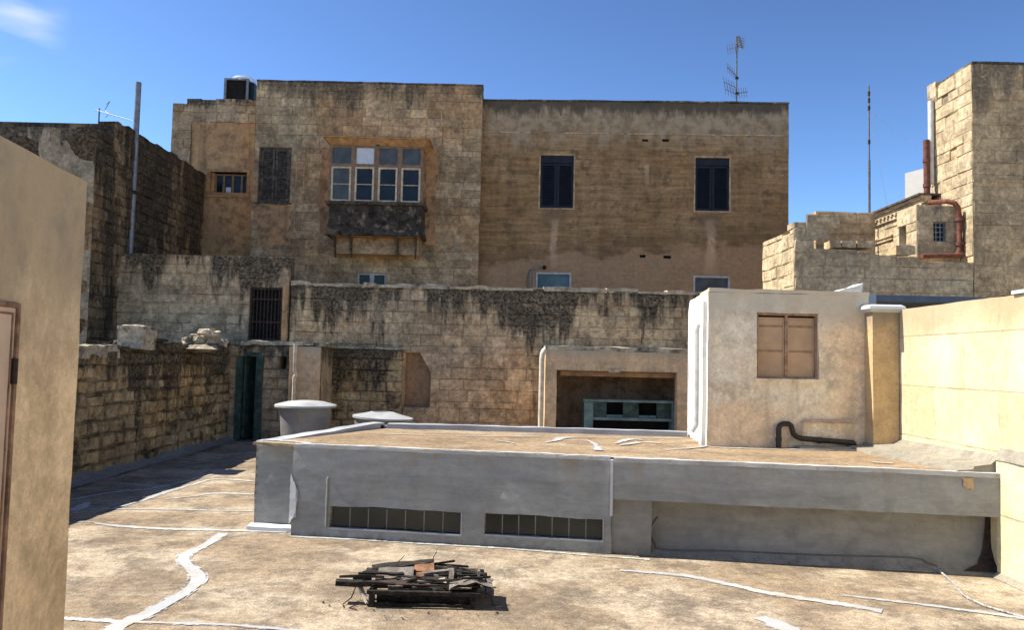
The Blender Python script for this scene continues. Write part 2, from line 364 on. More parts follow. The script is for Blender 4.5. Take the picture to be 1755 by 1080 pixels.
def floor_mat(name, c, dark, light):
    s = NT(name)
    a = s.noise(.55, 6, .6, stretch=(1, 1.5, 1)); b = s.noise(2.1, 7, .68, off=(3, 1, 0)); c3 = s.noise(11, 8, .75); d = s.noise(55, 4, .8); e = s.noise(120, 2, .8)
    col = s.mix(c, light, s.rng(a, .44, .58, 0, 1, True))
    col = s.mix(col, dark, s.rng(b, .46, .63, 0, .72, True))
    col = s.mix(col, dark, s.rng(s.noise(.9, 8, .74, off=(7, 7, 0)), .50, .62, 0, .6, True))
    col = s.mix(col, s.mix((.55, .52, .48), (1.25, 1.24, 1.22), s.rng(c3, .34, .66)), .8, 'MULTIPLY')
    col = s.mix(col, s.mix((.42, .4, .38), (1.4, 1.38, 1.34), s.rng(d, .34, .66)), .75, 'MULTIPLY')
    col = s.mix(col, s.mix((.7, .7, .7), (1.25, 1.25, 1.25), e), .6, 'MULTIPLY')
    return s.done(col, .95, s.bump(s.math('ADD', s.math('MULTIPLY', d, .6), s.math('MULTIPLY', c3, .6)), .02, .8), .1)

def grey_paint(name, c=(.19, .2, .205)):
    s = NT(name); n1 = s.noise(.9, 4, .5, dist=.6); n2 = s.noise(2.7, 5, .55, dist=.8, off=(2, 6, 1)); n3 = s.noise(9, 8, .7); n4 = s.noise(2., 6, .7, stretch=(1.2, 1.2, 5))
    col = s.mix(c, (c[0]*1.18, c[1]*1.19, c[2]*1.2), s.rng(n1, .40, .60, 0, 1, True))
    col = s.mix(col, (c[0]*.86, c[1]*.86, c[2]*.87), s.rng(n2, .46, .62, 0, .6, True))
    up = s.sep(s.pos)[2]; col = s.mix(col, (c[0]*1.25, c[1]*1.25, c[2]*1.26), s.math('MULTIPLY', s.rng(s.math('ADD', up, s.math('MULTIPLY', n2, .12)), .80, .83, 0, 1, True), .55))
    col = s.mix(col, s.mix((.84,)*3, (1.15,)*3, s.rng(n4, .35, .65)), .8, 'MULTIPLY')
    col = s.mix(col, s.mix((.85,)*3, (1.12,)*3, s.rng(n3, .3, .7)), .8, 'MULTIPLY')
    dr = s.noise(1., 7, .7, stretch=(5, 5, .7), off=(1, 2, 3))
    col = s.mix(col, (.30, .235, .155), s.math('MULTIPLY', s.math('MULTIPLY', s.rng(dr, .52, .64, 0, .75), s.rng(up, .72, 1.02)), 1.))
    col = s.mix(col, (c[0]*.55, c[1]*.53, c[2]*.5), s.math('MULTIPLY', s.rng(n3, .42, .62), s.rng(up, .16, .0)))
    ck = s.voro(1.6, vec=s.mix(s.pos, s.t.nodes.new('ShaderNodeTexNoise').outputs['Color'], .12), feat='DISTANCE_TO_EDGE')
    col = s.mix(col, (.12, .115, .105), s.math('MULTIPLY', s.rng(ck, .0, .005, .3, 0), s.rng(n1, .56, .62)))
    chip = s.math('MULTIPLY', s.rng(s.noise(7, 8, .75, off=(8, 8, 8)), .67, .70), 1.)
    col = s.mix(col, (.42, .36, .28), chip)
    return s.done(col, .62, s.bump(s.math('ADD', s.math('MULTIPLY', n2, 1.), s.math('MULTIPLY', n3, .35)), .03, .8), .3)

def white_paint(name, c=(.66, .66, .64), wear=(.33, .29, .22), thr=.62):
    s = NT(name); n = s.noise(6, 8, .75); n2 = s.noise(1.3, 5, .6)
    col = s.mix(c, (c[0]*.75, c[1]*.76, c[2]*.78), s.rng(n2, .42, .6, 0, 1, True))
    col = s.mix(col, wear, s.rng(n, thr, thr+.1, 0, .8)); col = s.mix(col, s.mix((.85,)*3, (1.1,)*3, s.noise(40, 4)), .6, 'MULTIPLY')
    return s.done(col, .75, s.bump(n, .006), .25)

def line_paint(name, c=(.47, .465, .44), wear=(.34, .29, .22)):
    """brushed-on sealant: thin and broken along its edges, worn through in spots"""
    s = NT(name); b = s.blk(); n = s.noise(9, 9, .68); n2 = s.noise(3, 7, .7); n3 = s.noise(60, 3, .7)
    col = s.mix(c, wear, s.rng(n2, .46, .62, 0, .8, True)); col = s.mix(col, (c[0]*.74, c[1]*.76, c[2]*.8), s.rng(s.noise(1.1, 4), .45, .58, 0, .8, True))
    col = s.mix(col, s.mix((.8,)*3, (1.15,)*3, n3), .7, 'MULTIPLY')
    a = s.math('SUBTRACT', 1., s.math('MULTIPLY', b[1], s.rng(n, .42, .54)))
    a = s.math('MULTIPLY', a, s.rng(s.noise(9, 9, .78, off=(3, 3, 3)), .60, .70, 1, .35))
    s.lk(a, s.b.inputs['Alpha'])
    return s.done(col, .8, s.bump(n, .004), .2)

def glass(name, c, rough=.12, spec=.35):
    s = NT(name); n = s.noise(2.5, 5, .6); col = s.mix(c, tuple(x*1.7+.004 for x in c), s.rng(n, .4, .65))
    return s.done(col, rough, s.bump(s.noise(3, 2), .002), spec)

MT = {}
MT['floor'] = floor_mat('sandy_roof_floor', (.355, .28, .195), (.185, .15, .115), (.50, .425, .32))
MT['floor2'] = floor_mat('block_roof_sand', (.36, .27, .175), (.25, .185, .12), (.43, .34, .23))
MT['ground'] = floor_mat('town_ground', (.42, .36, .27), (.30, .25, .19), (.50, .44, .34))
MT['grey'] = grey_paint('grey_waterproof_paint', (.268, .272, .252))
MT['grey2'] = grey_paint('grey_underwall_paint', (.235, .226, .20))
MT['pale_grey'] = white_paint('pale_grey_paint', (.42, .43, .44), (.3, .29, .26), .64)
MT['lip'] = white_paint('worn_lit_edge_paint', (.50, .50, .48), (.32, .27, .20), .54)
MT['white'] = white_paint('white_paint')
MT['whiteline'] = line_paint('brushed_white_line')
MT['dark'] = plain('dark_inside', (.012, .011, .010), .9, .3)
MT['mid'] = stone('weathered_ashlar', (.44, .345, .225), (.62, .50, .34), (.57, .38, .22), (.14, .11, .072), 3.95, 2.0, .15, crust=(.014, .013, .012), base_amt=.5, pamt=.32, mamt=.55)
MT['leftwall'] = stone('blackened_rubble', (.38, .285, .155), (.58, .455, .27), (.54, .365, .165), (.05, .04, .028), 2.35, 1.5, .30, crust=(.014, .013, .012), base_amt=.9, pamt=.6, pit=2)
MT['w2'] = stone('upper_yard_stone', (.43, .345, .23), (.60, .485, .335), (.58, .40, .25), (.20, .155, .1), 4.68, 1.3, .2, crust=(.018, .016, .014), base_amt=.42, pamt=.55, bvar=.4, mamt=.7)
MT['darkb'] = stone('black_crusted_stone', (.24, .165, .095), (.42, .31, .19), (.31, .2, .105), (.04, .033, .024), 8.2, 8., .14, crust=(.015, .014, .012), base_amt=.9, pamt=.5, pit=2, bvar=.8)
MT['darkfront'] = stone('grey_plastered_stone', (.28, .25, .20), (.38, .335, .265), (.33, .27, .195), (.14, .12, .1), 7.5, 1., .05, base_amt=.4, bvar=.2)
MT['facade'] = stone('brown_facade_stone', (.37, .275, .165), (.60, .475, .31), (.49, .31, .165), (.15, .11, .068), 10.75, 1.2, .0, crust=(.07, .06, .047), base_amt=.5, pamt=.65, speck=.6, bvar=.75, mamt=.75)
MT['brown'] = render_wall('brown_render', (.36, .232, .12), (.435, .292, .165), (.18, .118, .068), .27, .62, .5, .3, 10.45, 1.75, (.43, .345, .24), .6, .9, edge=10.4, low=(5.35, (.46, .31, .19)), drips=[(P(950, 400, 25.1).x, .16, zat(950, 372, 25.1), zat(950, 470, 25.1), (.56, .40, .26)), (P(1218, 400, 25).x, .22, zat(1218, 374, 25), zat(1218, 480, 25), (.60, .42, .27)), (P(1110, 300, 25).x, .10, zat(1110, 278, 25), zat(1110, 330, 25), (.56, .41, .27)), (P(950, 400, 25.1).x, .55, zat(950, 358, 25.1), zat(950, 400, 25.1), (.16, .12, .08)), (P(1218, 400, 25).x, .55, zat(1218, 363, 25), zat(1218, 410, 25), (.16, .12, .08))])
MT['wash'] = render_wall('orange_wash', (.56, .335, .18), (.50, .31, .175), (.22, .15, .09), .29, .6, .3, .5, blotch=1.1)
MT['setback'] = render_wall('orange_render', (.58, .365, .195), (.48, .305, .17), (.2, .13, .08), .27, .6, .2, .45, blotch=.8)
MT['setstone'] = stone('setback_head_stone', (.40, .31, .2), (.54, .42, .29), (.46, .32, .19), (.16, .12, .08), 10.4, .6, -.1, base_amt=.4, bvar=.4)
MT['cream'] = render_wall('cream_plaster', (.86, .665, .42), (.79, .605, .38), (.54, .41, .255), .6, 1.2, .05, .35, 2.64, .9, (.27, .225, .165), 0, .85, .006, gain=1.08)
MT['hut'] = render_wall('peach_plaster', (.82, .645, .45), (.82, .735, .58), (.52, .425, .31), .55, .9, .05, .6, 3.05, .5, (.52, .455, .35), 0, .9, .016, gain=1.14)
MT['hutwhite'] = white_paint('limewash', (.76, .73, .66), (.5, .43, .33), .68)
MT['yellow'] = render_wall('yellow_limewash', (.70, .59, .36), (.73, .65, .46), (.52, .42, .265), .62, 1.25, .95, .32, 2.86, .55, (.43, .345, .21), 0, .5, .006, mort=.016)
MT['pier'] = render_wall('ochre_pier', (.60, .43, .24), (.55, .40, .24), (.36, .265, .165), .55, .7, .1, .5, 2.85, .3, (.26, .21, .155), 0, .5, .006)
MT['canopy'] = render_wall('tan_plaster', (.78, .55, .335), (.70, .50, .31), (.44, .33, .21), .27, .6, .12, .4, 2.42, .3, (.45, .385, .29), 0, .8, .008)
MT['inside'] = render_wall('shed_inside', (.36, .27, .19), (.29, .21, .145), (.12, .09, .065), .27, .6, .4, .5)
MT['privy'] = stone('privy_stone', (.42, .335, .22), (.52, .43, .3), (.50, .35, .19), (.14, .11, .08), 2.4, .8, .2, base_amt=.6)
MT['tower'] = stone('sunlit_side_stone', (.46, .375, .245), (.60, .50, .34), (.54, .42, .26), (.26, .19, .115), 9.3, 1.0, -1., crust=(.12, .1, .075), base_amt=.12, pamt=.4, bvar=.4)  # copy of the stone for sunlit faces, coloured apart from the shaded fronts
MT['towerfront'] = stone('shaded_front_stone', (.48, .36, .215), (.62, .48, .305), (.56, .405, .235), (.25, .185, .115), 9.3, 3., -.08, crust=(.15, .12, .088), base_amt=.5, pamt=.6, bvar=.25, mamt=.5)  # same stone on shaded fronts, colour lifted and warmed against the shade
MT['ruin'] = stone('ruin_stone', (.50, .395, .255), (.64, .515, .345), (.60, .44, .27), (.33, .255, .165), 5.6, .8, -.1, crust=(.13, .105, .08), base_amt=.45, pamt=.5, bvar=.35, mamt=.6)
MT['palestone'] = stone('pale_stone', (.50, .42, .30), (.62, .54, .40), (.5, .4, .28), (.2, .16, .12), 99, 1, -1, base_amt=.3)
MT['rubble'] = stone('grey_lichen_stone', (.42, .37, .29), (.56, .5, .39), (.45, .38, .28), (.1, .08, .06), 30, 1, -2, base_amt=.85)
MT['niche'] = render_wall('niche_render', (.38, .24, .14), (.33, .215, .13), (.18, .125, .08), .27, .6, .2, .5)
MT['coving'] = render_wall('cement_coving', (.29, .265, .215), (.33, .30, .24), (.21, .19, .155), 9, 9, 0, .2, blotch=.8)
MT['oldwood'] = plain('dark_old_wood', (.10, .08, .06), .8, .5, 9, .2, dirt=(.22, .165, .11), bumpd=.01)
MT['blackwood'] = plain('blackened_panel', (.075, .06, .046), .85, .5, 5, .2, dirt=(.38, .29, .19), bumpd=.02)
MT['ochre'] = plain('ochre_painted_wood', (.45, .26, .12), .8, .3, 5, .2, dirt=(.24, .14, .075), bumpd=.006)
MT['sash'] = plain('buff_painted_sash', (.66, .53, .36), .7, .25, 10, .25, dirt=(.36, .26, .16))
MT['palepane'] = plain('white_boarded_pane', (.62, .65, .70), .6, .1)
MT['glass'] = glass('dark_glass', (.012, .015, .019), .16, .25)
MT['glassgrey'] = glass('dusty_grey_glass', (.055, .06, .058), .3)
MT['navy'] = plain('navy_louvre', (.011, .014, .022), .5, .35, 4, .3)
MT['teal'] = glass('teal_frosted_pane', (.05, .10, .12), .35)
MT['paleframe'] = plain('pale_window_frame', (.45, .455, .44), .6, .2)
MT['browntrim'] = plain('brown_window_frame', (.26, .165, .10), .65, .25, 9)
MT['leaf'] = plain('tan_painted_shutter', (.50, .335, .20), .6, .12, 3, .3, dirt=(.42, .275, .16))
MT['hutframe'] = plain('brown_painted_frame', (.36, .225, .14), .7, .3, 12, .25, dirt=(.22, .13, .08))
MT['rustframe'] = plain('rusty_door_frame', (.36, .21, .125), .7, .4, 12, .25, dirt=(.14, .07, .045))
MT['tandoor'] = plain('tan_metal_door', (.64, .475, .33), .55, .15, 3)
MT['green'] = plain('weathered_green_paint', (.062, .10, .075), .7, .4, 5, .25, dirt=(.04, .045, .035))
MT['mint'] = plain('faded_mint_paint', (.19, .28, .25), .7, .25, 6, .25, dirt=(.12, .15, .13))
MT['blackpipe'] = plain('black_plastic_pipe', (.035, .03, .027), .45, .3, 8)
MT['brownpipe'] = plain('red_brown_pipe', (.165, .062, .04), .6, .4, 8, .25, dirt=(.09, .04, .03))
MT['creampipe'] = plain('cream_painted_pipe', (.62, .53, .39), .6, .2, 8)
MT['peachpipe'] = plain('peach_painted_pipe', (.52, .39, .29), .6, .2, 8)
MT['whitepipe'] = plain('white_pipe', (.6, .6, .57), .5, .15, 8)
MT['steel'] = plain('galvanised_steel', (.22, .23, .24), .45, .25, 8, .5, .3)
MT['iron'] = plain('rusty_iron', (.06, .04, .03), .8, .4, 12, .2)
MT['alu'] = plain('antenna_metal', (.17, .17, .17), .5, .3, 10, .5, .4)
MT['dome'] = plain('brushed_dome', (.6, .61, .62), .3, .12, 5, .5, .5)
MT['tank'] = grey_paint('grey_tank_paint', (.15, .147, .14))
MT['tanklid'] = white_paint('tank_lid_paint', (.40, .40, .385), (.28, .265, .23), .58)
MT['blockglass'] = glass('glass_block', (.016, .019, .016), .25, .4)
MT['blueroof'] = plain('blue_grey_sheet', (.13, .155, .19), .55, .15, 2)
MT['burnt'] = plain('charred_timber', (.035, .029, .024), .85, .5, 14, .2, dirt=(.10, .08, .06), bumpd=.012)
MT['greyboard'] = plain('weathered_grey_board', (.22, .19, .155), .85, .35, 10, .15, dirt=(.1, .085, .07), bumpd=.01)
MT['rust'] = plain('rusted_plate', (.26, .13, .07), .8, .4, 10, .2, dirt=(.1, .06, .04))
MT['bleached'] = plain('bleached_wood', (.48, .41, .31), .85, .25, 10, .15)
MT['plaster_box'] = plain('sunlit_white_wall', (.60, .58, .53), .85, .08, 1.5)
MT['cablesheath'] = plain('grey_cable', (.42, .40, .36), .6, .4, 25, .3, dirt=(.08, .07, .06))
MT['seam'] = plain('dark_seam', (.13, .125, .115), .7, .2)

def strip_pts(path, w, zoff, jit=.22, seed=0, step=.09):
    """ragged painted band along a ground path; w = width or list of widths"""
    R = random.Random(seed); pts = [V(p) for p in path]; n = len(pts)
    ws = w if isinstance(w, (list, tuple)) else [w]*n
    out_ = []
    for i in range(n-1):
        p0, p1, p2, p3 = pts[max(i-1, 0)], pts[i], pts[i+1], pts[min(i+2, n-1)]
        k = max(2, int((p2-p1).length/step))
        for j in range(k + (1 if i == n-2 else 0)):
            t = j/k
            q = ((p1*2)+(p2-p0)*t+(p0*2-p1*5+p2*4-p3)*t*t+(p1*3-p0-p2*3+p3)*t**3)*.5
            out_.append((q, ws[i]*(1-t)+ws[i+1]*t))
    m = MB(); prev = None
    for i, (q, ww) in enumerate(out_):
        a = out_[min(i+1, len(out_)-1)][0]-out_[max(i-1, 0)][0]; nrm = V((-a.y, a.x, 0)).normalized(); z = V((0, 0, zoff))
        l = .5+jit*(noise.noise(V((i*.17, seed*3.3, 0)))+.5*noise.noise(V((i*.6, seed, 4)))); r = .5+jit*(noise.noise(V((i*.17, seed*3.3, 9)))+.5*noise.noise(V((i*.6, seed, 14)))); e = ww*.05+.007
        row = [q+nrm*(ww*l+e)+z, q+nrm*(ww*l-e)+z, q-nrm*(ww*r-e)+z, q-nrm*(ww*r+e)+z]
        if prev:
            for k in range(3): m.face((prev[k+1], row[k+1], row[k], prev[k]), (.5, 0 if k == 1 else 1, .5))
        prev = row
    return m
def merge(ms):
    o = MB()
    for m in ms:
        k = len(o.v); o.v += m.v; o.f += [tuple(i+k for i in f) for f in m.f]; o.c += m.c
    return o
def gp(pts, z=0.): return [G(x, y, z) for x, y in pts]
def win_frame(m, fr, o, w, off0, off1):
    a, b, c, d = o[:4]
    m.wbox(fr, a, b, d-w, d, off0, off1); m.wbox(fr, a, b, c, c+w, off0, off1)
    m.wbox(fr, a, a+w, c+w, d-w, off0, off1); m.wbox(fr, b-w, b, c+w, d-w, off0, off1); return m
def pane(fr, o, off, inset=.0, th=.012):
    m = MB(); m.wbox(fr, o[0]+inset, o[1]-inset, o[2]+inset, o[3]-inset, off, off-th); return m

# ================================================================== SETTING
g = MB().quad((-900, -900, -.3), (900, -900, -.3), (900, 900, -.3), (-900, 900, -.3)); tag(g.build('ground', MT['ground']), kind='structure')
f = MB().quad((-12, -9, 0), (9, -9, 0), (9, 24.5, 0), (-12, 24.5, 0), .22)
f.box(-12, 9, -9, 24.5, -.25, -.004, skip='t')
tag(f.build('roof_floor', MT['floor'], disp=[(.012, .7)]), kind='structure')

WL = MT['whiteline']; Z1 = .007
lines = []
def ln(pts, w, s, jit=.2, z=0.): lines.append(strip_pts(gp(pts, z), w, Z1, jit, s))
ln([(165, 899), (205, 903), (270, 907), (400, 910), (492, 913)], [.04, .09, .11, .10, .10], 1)
ln([(110, 897), (150, 896), (172, 899)], .03, 2)
ln([(384, 915), (355, 934), (318, 953), (316, 966), (338, 987), (336, 1002), (312, 1020), (252, 1054), (205, 1074), (180, 1092)], [.16, .13, .13, .13, .15, .15, .14, .15, .17, .18], 3, .18)
ln([(60, 1058), (107, 1062), (250, 1068), (400, 1073), (520, 1084)], [.05, .055, .065, .05, .05], 4)
ln([(495, 920), (700, 932), (900, 945), (1113, 960)], .045, 5, .5)
ln([(1062, 978), (1180, 990), (1320, 1019), (1430, 1036), (1512, 1049)], [.05, .085, .10, .11, .11], 6)
ln([(1443, 1022), (1600, 1040), (1700, 1054), (1790, 1066)], [.035, .065, .075, .08], 7)
ln([(1306, 1058), (1345, 1074), (1385, 1094)], [.10, .11, .07], 8, .8)
ln([(186, 874), (240, 860), (277, 847), (333, 830), (367, 822), (434, 825)], [.05, .09, .12, .08, .09, .08], 9)
ln([(280, 857), (330, 852), (373, 847), (434, 849)], [.05, .07, .10, .08], 10)
ln([(148, 873), (250, 874), (434, 878)], [.04, .045, .05], 11)
ln([(120, 858), (207, 843), (260, 838), (350, 817), (395, 806)], .09, 12)
ln([(196, 828), (240, 832), (275, 836)], .07, 13)
ln([(120, 875), (135, 872), (150, 862)], [.2, .2, .1], 14)
ln([(300, 800), (380, 790), (432, 792)], .05, 15)
tag(merge(lines).build('painted_lines', WL, disp=[(.012, .7)]), kind='structure')

# ================================================================== GREY LOW BUILDING
A = G(497, 918); C = G(1725, 990); FR = Fr(A, C)
ZR = 1.0
us = OW(A, C, 1049, 800)[0]; ue = OW(A, C, 1717, 850)[0]; up = OW(A, C, 1116, 930)[0]
blk = thing('flat_roofed_outbuilding', 'low grey painted flat-roofed building with two strips of glass blocks and a sandy roof', 'building', (A.x, A.y, 0))
D = G(434, 905); E = P(640, 722, 12.2)
w1 = rect(A, C, 565, 873, 790, 911); w2 = rect(A, C, 831, 885, 1033, 922)
m = MB(); panel(m, FR, 0, us, 0, ZR+.02, [w1, w2], .10, .05)
# set back bit at the left, and the left wall that runs back
recD = V((D.x, D.y)); nb = FR(0, 0, -.28)
m.quad((D.x, D.y, 0), (nb.x, nb.y, 0), (nb.x, nb.y, ZR+.02), (D.x, D.y, ZR+.02), .05)
m.quad(nb, FR(0, 0), FR(0, ZR+.02), (nb.x, nb.y, ZR+.02), .05)
m.quad((E.x, E.y, 0), (D.x, D.y, 0), (D.x, D.y, ZR+.02), (E.x, E.y, ZR+.02), .1)
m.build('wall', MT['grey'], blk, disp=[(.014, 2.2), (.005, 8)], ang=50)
# dado bump seen as torn paint at the left corner
m = MB(); c0, c1 = OW(A, C, 498, 825), OW(A, C, 512, 860)
prof = [(.0, .70), (.035, .62), (.085, .52), (.09, .42), (.075, .30), (.085, .22), (.02, .18), (.0, .14)]
for (o1, z1), (o2, z2) in zip(prof, prof[1:]): m.quad(FR(-.012, z1, .01), FR(o1-.005, z1, .012), FR(o2-.005, z2, .03), FR(-.012, z2, .03), None)
m.build('torn_membrane', MT['pale_grey'], blk)
for k, (o, nm) in enumerate(((w1, 7), (w2, 7))):
    fr_ = MB(); fr_.wbox(FR, o[0], o[1]+.012, o[2]-.014, o[2], .012, -.05); fr_.wbox(FR, o[1], o[1]+.012, o[2], o[3], .010, -.03)  # pale strips along sill and right jamb paint in their highlights
    wf = fr_.build('glass_block_window', MT['pale_grey'], blk)
    n = nm; wd = (o[1]-o[0])/n
    for i in range(n):
        b = MB(); u0, u1 = o[0]+i*wd+.006, o[0]+(i+1)*wd-.006
        b.wbox(FR, u0, u1, o[2]+.006, o[3]-.004, -.055, -.10)
        b.build('glass_block', MT['blockglass'], wf, bevel=.004)
    b = MB()
    for i in range(n+1): b.wbox(FR, max(o[0], o[0]+i*wd-.006), min(o[1], o[0]+i*wd+.006), o[2], o[3], -.06, -.1)
    b.wbox(FR, o[0], o[1], o[2], o[3], -.1002, -.11); b.build('mortar_joint', MT['grey2'], wf)
# small pipe on the face
pu, pz = OW(A, C, 562, 818); m = MB().tube([FR(pu, .12, .012), FR(pu, pz-.02, .012), FR(pu+.01, pz, .015), FR(pu+.012, pz, -.02)], .012, 8); m.build('wall_pipe', MT['grey'], blk)
m = MB().wbox(FR, us-.016, us+.014, .42, ZR+.018, .072, -.01); m.build('seam_strip', MT['white'], blk)
m = MB(); m.wbox(FR, .01, us-.018, ZR+.005, ZR+.05, .012, -.06, .08); m.wbox(FR, us+.016, ue-.01, ZR+.0, ZR+.046, .072, -.0, .08); m.build('edge_lip', MT['lip'], blk, disp=[(.008, 2.2), (.006, 9)], ang=50)  # worn white paint on the lip also draws in the sunlit roof edge
# overhanging slab on the right
zs0 = .60
m = MB(); m.wbox(FR, us+.014, ue, zs0, ZR+.012, .06, -.9, .06, 'b'); m.build('overhang_slab', MT['grey'], blk, disp=[(.012, 2.4), (.005, 8)], ang=50)
m = MB(); su, sz = OW(A, C, 1655, 825)
m.face([FR(su-.07, .985, .078), FR(su-.05, sz+.02, .078), FR(su-.055, sz-.03, .078), FR(su-.02, sz-.07, .078), FR(su+.01, sz-.06, .078), FR(su+.035, sz-.085, .078), FR(su+.05, sz-.02, .078), FR(su+.035, sz+.03, .078), FR(su+.05, .985, .078)][::-1]); m.build('bare_patch', MT['pier'], blk)
# wall below it: flush pier, then a face that sweeps out into a cove
m = MB(); m.wbox(FR, us, up, 0, zs0, -.02, -.4, .06, 'tb')
cove = [(-.22, zs0), (-.22, .36), (-.205, .24), (-.16, .13), (-.09, .05), (.0, .0)]
uu0, uu1 = up, FR.L+.05
for (o1, z1), (o2, z2) in zip(cove, cove[1:]): m.quad(FR(uu0, z2, o2), FR(uu1, z2, o2), FR(uu1, z1, o1), FR(uu0, z1, o1), .08)
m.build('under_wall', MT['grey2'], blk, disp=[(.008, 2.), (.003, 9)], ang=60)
def cz(z):
    for (o1, z1), (o2, z2) in zip(cove, cove[1:]):
        if z2 <= z <= z1: return o1+(o2-o1)*(z1-z)/(z1-z2)
    return 0
pth = []
for x, y in [(1128, 887), (1118, 900), (1116, 915), (1122, 930), (1138, 939), (1250, 942), (1400, 949), (1555, 954), (1585, 962), (1600, 972)]:
    u_, z_ = OW(FR(0, 0, -.19), FR(1, 0, -.19), x, y); z_ = min(max(z_, .05), .6); pth.append(FR(u_, z_, cz(z_)+.008))
def cat(pts, k=6):
    o = []
    for i in range(len(pts)-1):
        p0, p1, p2, p3 = pts[max(i-1, 0)], pts[i], pts[i+1], pts[min(i+2, len(pts)-1)]
        for j in range(k):
            t = j/k; o.append(((p1*2)+(p2-p0)*t+(p0*2-p1*5+p2*4-p3)*t*t+(p1*3-p0-p2*3+p3)*t**3)*.5)
    return o+[pts[-1]]
MB().tube(cat(pth), .008, 8).build('crease_shadow_line', MT['seam'], blk)  # thin dark tube drawn in as the shadow line of a crease
m = MB()
dk = [(1690, 888), (1703, 888), (1706, 940), (1716, 968), (1724, 972), (1724, 986), (1640, 986), (1640, 976), (1668, 966), (1683, 945), (1688, 915)]
q = []
for x, y in dk:
    u_, z_ = OW(FR(0, 0, -.19), FR(1, 0, -.19), x, y); z_ = min(max(z_, .03), .598); q.append((u_, z_))
zz = [.598, .5, .4, .32, .24, .18, .13, .09, .05, .03]
lf = lambda z: [1640, 1640, 1668, 1683, 1688, 1690]
def edge(z, side):
    pts = [(q[0][1], q[0][0]), (q[10][1], q[10][0]), (q[9][1], q[9][0]), (q[8][1], q[8][0]), (q[7][1], q[7][0])] if side else [(q[1][1], q[1][0]), (q[2][1], q[2][0]), (q[3][1], q[3][0]), (q[4][1], q[4][0])]
    for (z1, a), (z2, b) in zip(pts, pts[1:]):
        if z2 <= z <= z1: return a+(b-a)*(z1-z)/max(1e-6, z1-z2)
    return pts[-1][1] if z < pts[-1][0] else pts[0][1]
for za, zb in zip(zz, zz[1:]):
    m.face([FR(edge(zb, 1), zb, cz(zb)+.012), FR(min(FR.L, edge(zb, 0)), zb, cz(zb)+.012), FR(min(FR.L, edge(za, 0)), za, cz(za)+.012), FR(edge(za, 1), za, cz(za)+.012)])
m.build('unpainted_patch', MT['iron'], blk)
# white ledge at the foot of the set back bit
m = MB(); m.hexa([(D.x-.03, D.y-.16, 0), (nb.x+.02, nb.y-.16, 0), (nb.x+.02, nb.y, 0), (D.x-.03, D.y, 0), (D.x-.03, D.y-.16, .05), (nb.x+.02, nb.y-.16, .05), (nb.x+.02, nb.y, .06), (D.x-.03, D.y, .06)], .08); m.build('foot_ledge', MT['white'], blk, disp=[(.006, 6)])
# roof deck and low parapets
rb1 = P(655, 725, 12.05); rb2 = P(1178, 741, 11.75)
m = MB(); fl = FR(0, 0, -.02); n_ = 40
def roofz(t): return ZR+.034-.04*t
fa, fb = FR(-.55, 0, -.10), FR(FR.L+.1, 0, .03); ba, bb = V((rb1.x-.2, rb1.y+.1, 0)), V((5.6, 11.6, 0))
def pt(a, b): p = fa.lerp(fb, a/n_).lerp(ba.lerp(bb, a/n_), b/8); return V((p.x, p.y, roofz(b/8)))
for i in range(n_):
    for j in range(8):
        m.face((pt(i, j), pt(i+1, j), pt(i+1, j+1), pt(i, j+1)))
for i in range(n_): a, b = pt(i, 0), pt(i+1, 0); m.face((a-V((0, 0, .03)), b-V((0, 0, .03)), b, a))
m.build('roof', MT['floor2'], blk, disp=[(.006, 1.5)])
m = MB(); pd = V((D.x, D.y, 0)); pe = V((E.x, E.y, 0)); t = (pe-pd).normalized(); nn = V((t.y, -t.x, 0))
m.hexa([pd-nn*.005+V((0, 0, ZR-.02)), pd+nn*.2+t*-.04+V((0, 0, ZR-.02)), pe+nn*.2+V((0, 0, .94)), pe+V((0, 0, .94)), pd-nn*.005+V((0, 0, ZR+.035)), pd+nn*.2+t*-.04+V((0, 0, ZR+.03)), pe+nn*.2+V((0, 0, 1.08)), pe+V((0, 0, 1.08))], .08)
m.build('side_parapet', MT['pale_grey'], blk, disp=[(.010, 3)], ang=50)
m = MB(); F2 = Fr(rb1, rb2)
m.wbox(F2, .08, F2.L, .9, 1.07, .0, -.16, .08); m.build('back_parapet', MT['pale_grey'], blk, disp=[(.010, 3)], ang=50)
MB().tube([F2(-.02, 1.0, .03), F2(-.03, 1.0, -.25)], .05, 12).build('roof_drain', MT['dark'], blk)
m = MB().wbox(F2, -.14, .08, .9, 1.035, -.05, -.16, .05); m.build('drain_sill', MT['pale_grey'], blk, disp=[(.01, 3)])
ls = []
edge_pts = [FR(u, ZR+.034, .02 if u > 4 else -.02) for u in [-.0, .8, 1.6, 2.4, 3.2, 4.0, 4.8, 5.6, 6.4, 7.2]]
ls.append(strip_pts(edge_pts, .075, .006, .35, 20))
ls.append(strip_pts([V((D.x+.05, D.y+.02, ZR+.03)), V((nb.x, nb.y+.03, ZR+.02)), FR(.1, ZR+.018, -.04)], .08, .016, .3, 29))
def rl(pts, w, s):
    st = strip_pts(gp(pts, ZR+.01), w, 0, .4, s)
    for p in st.v: t = (p.y-9.+.15*(p.x+2.55)-.1)/(3.1+.14*(p.x+2.5)); p.z = roofz(max(0, min(1, t)))+.012
    ls.append(st)
rl([(935, 761), (950, 757), (962, 752), (985, 751)], [.05, .12, .16, .10], 21); rl([(962, 756), (1008, 757), (1030, 776)], [.03, .05, .14], 22)
rl([(1055, 762), (1080, 754), (1100, 756)], [.04, .14, .1], 23); rl([(1062, 766), (1100, 760), (1132, 761)], [.04, .10, .10], 24)
rl([(1140, 774), (1180, 771), (1215, 766)], [.05, .07, .08], 25); rl([(850, 757), (870, 760), (884, 764)], [.04, .07, .03], 26)
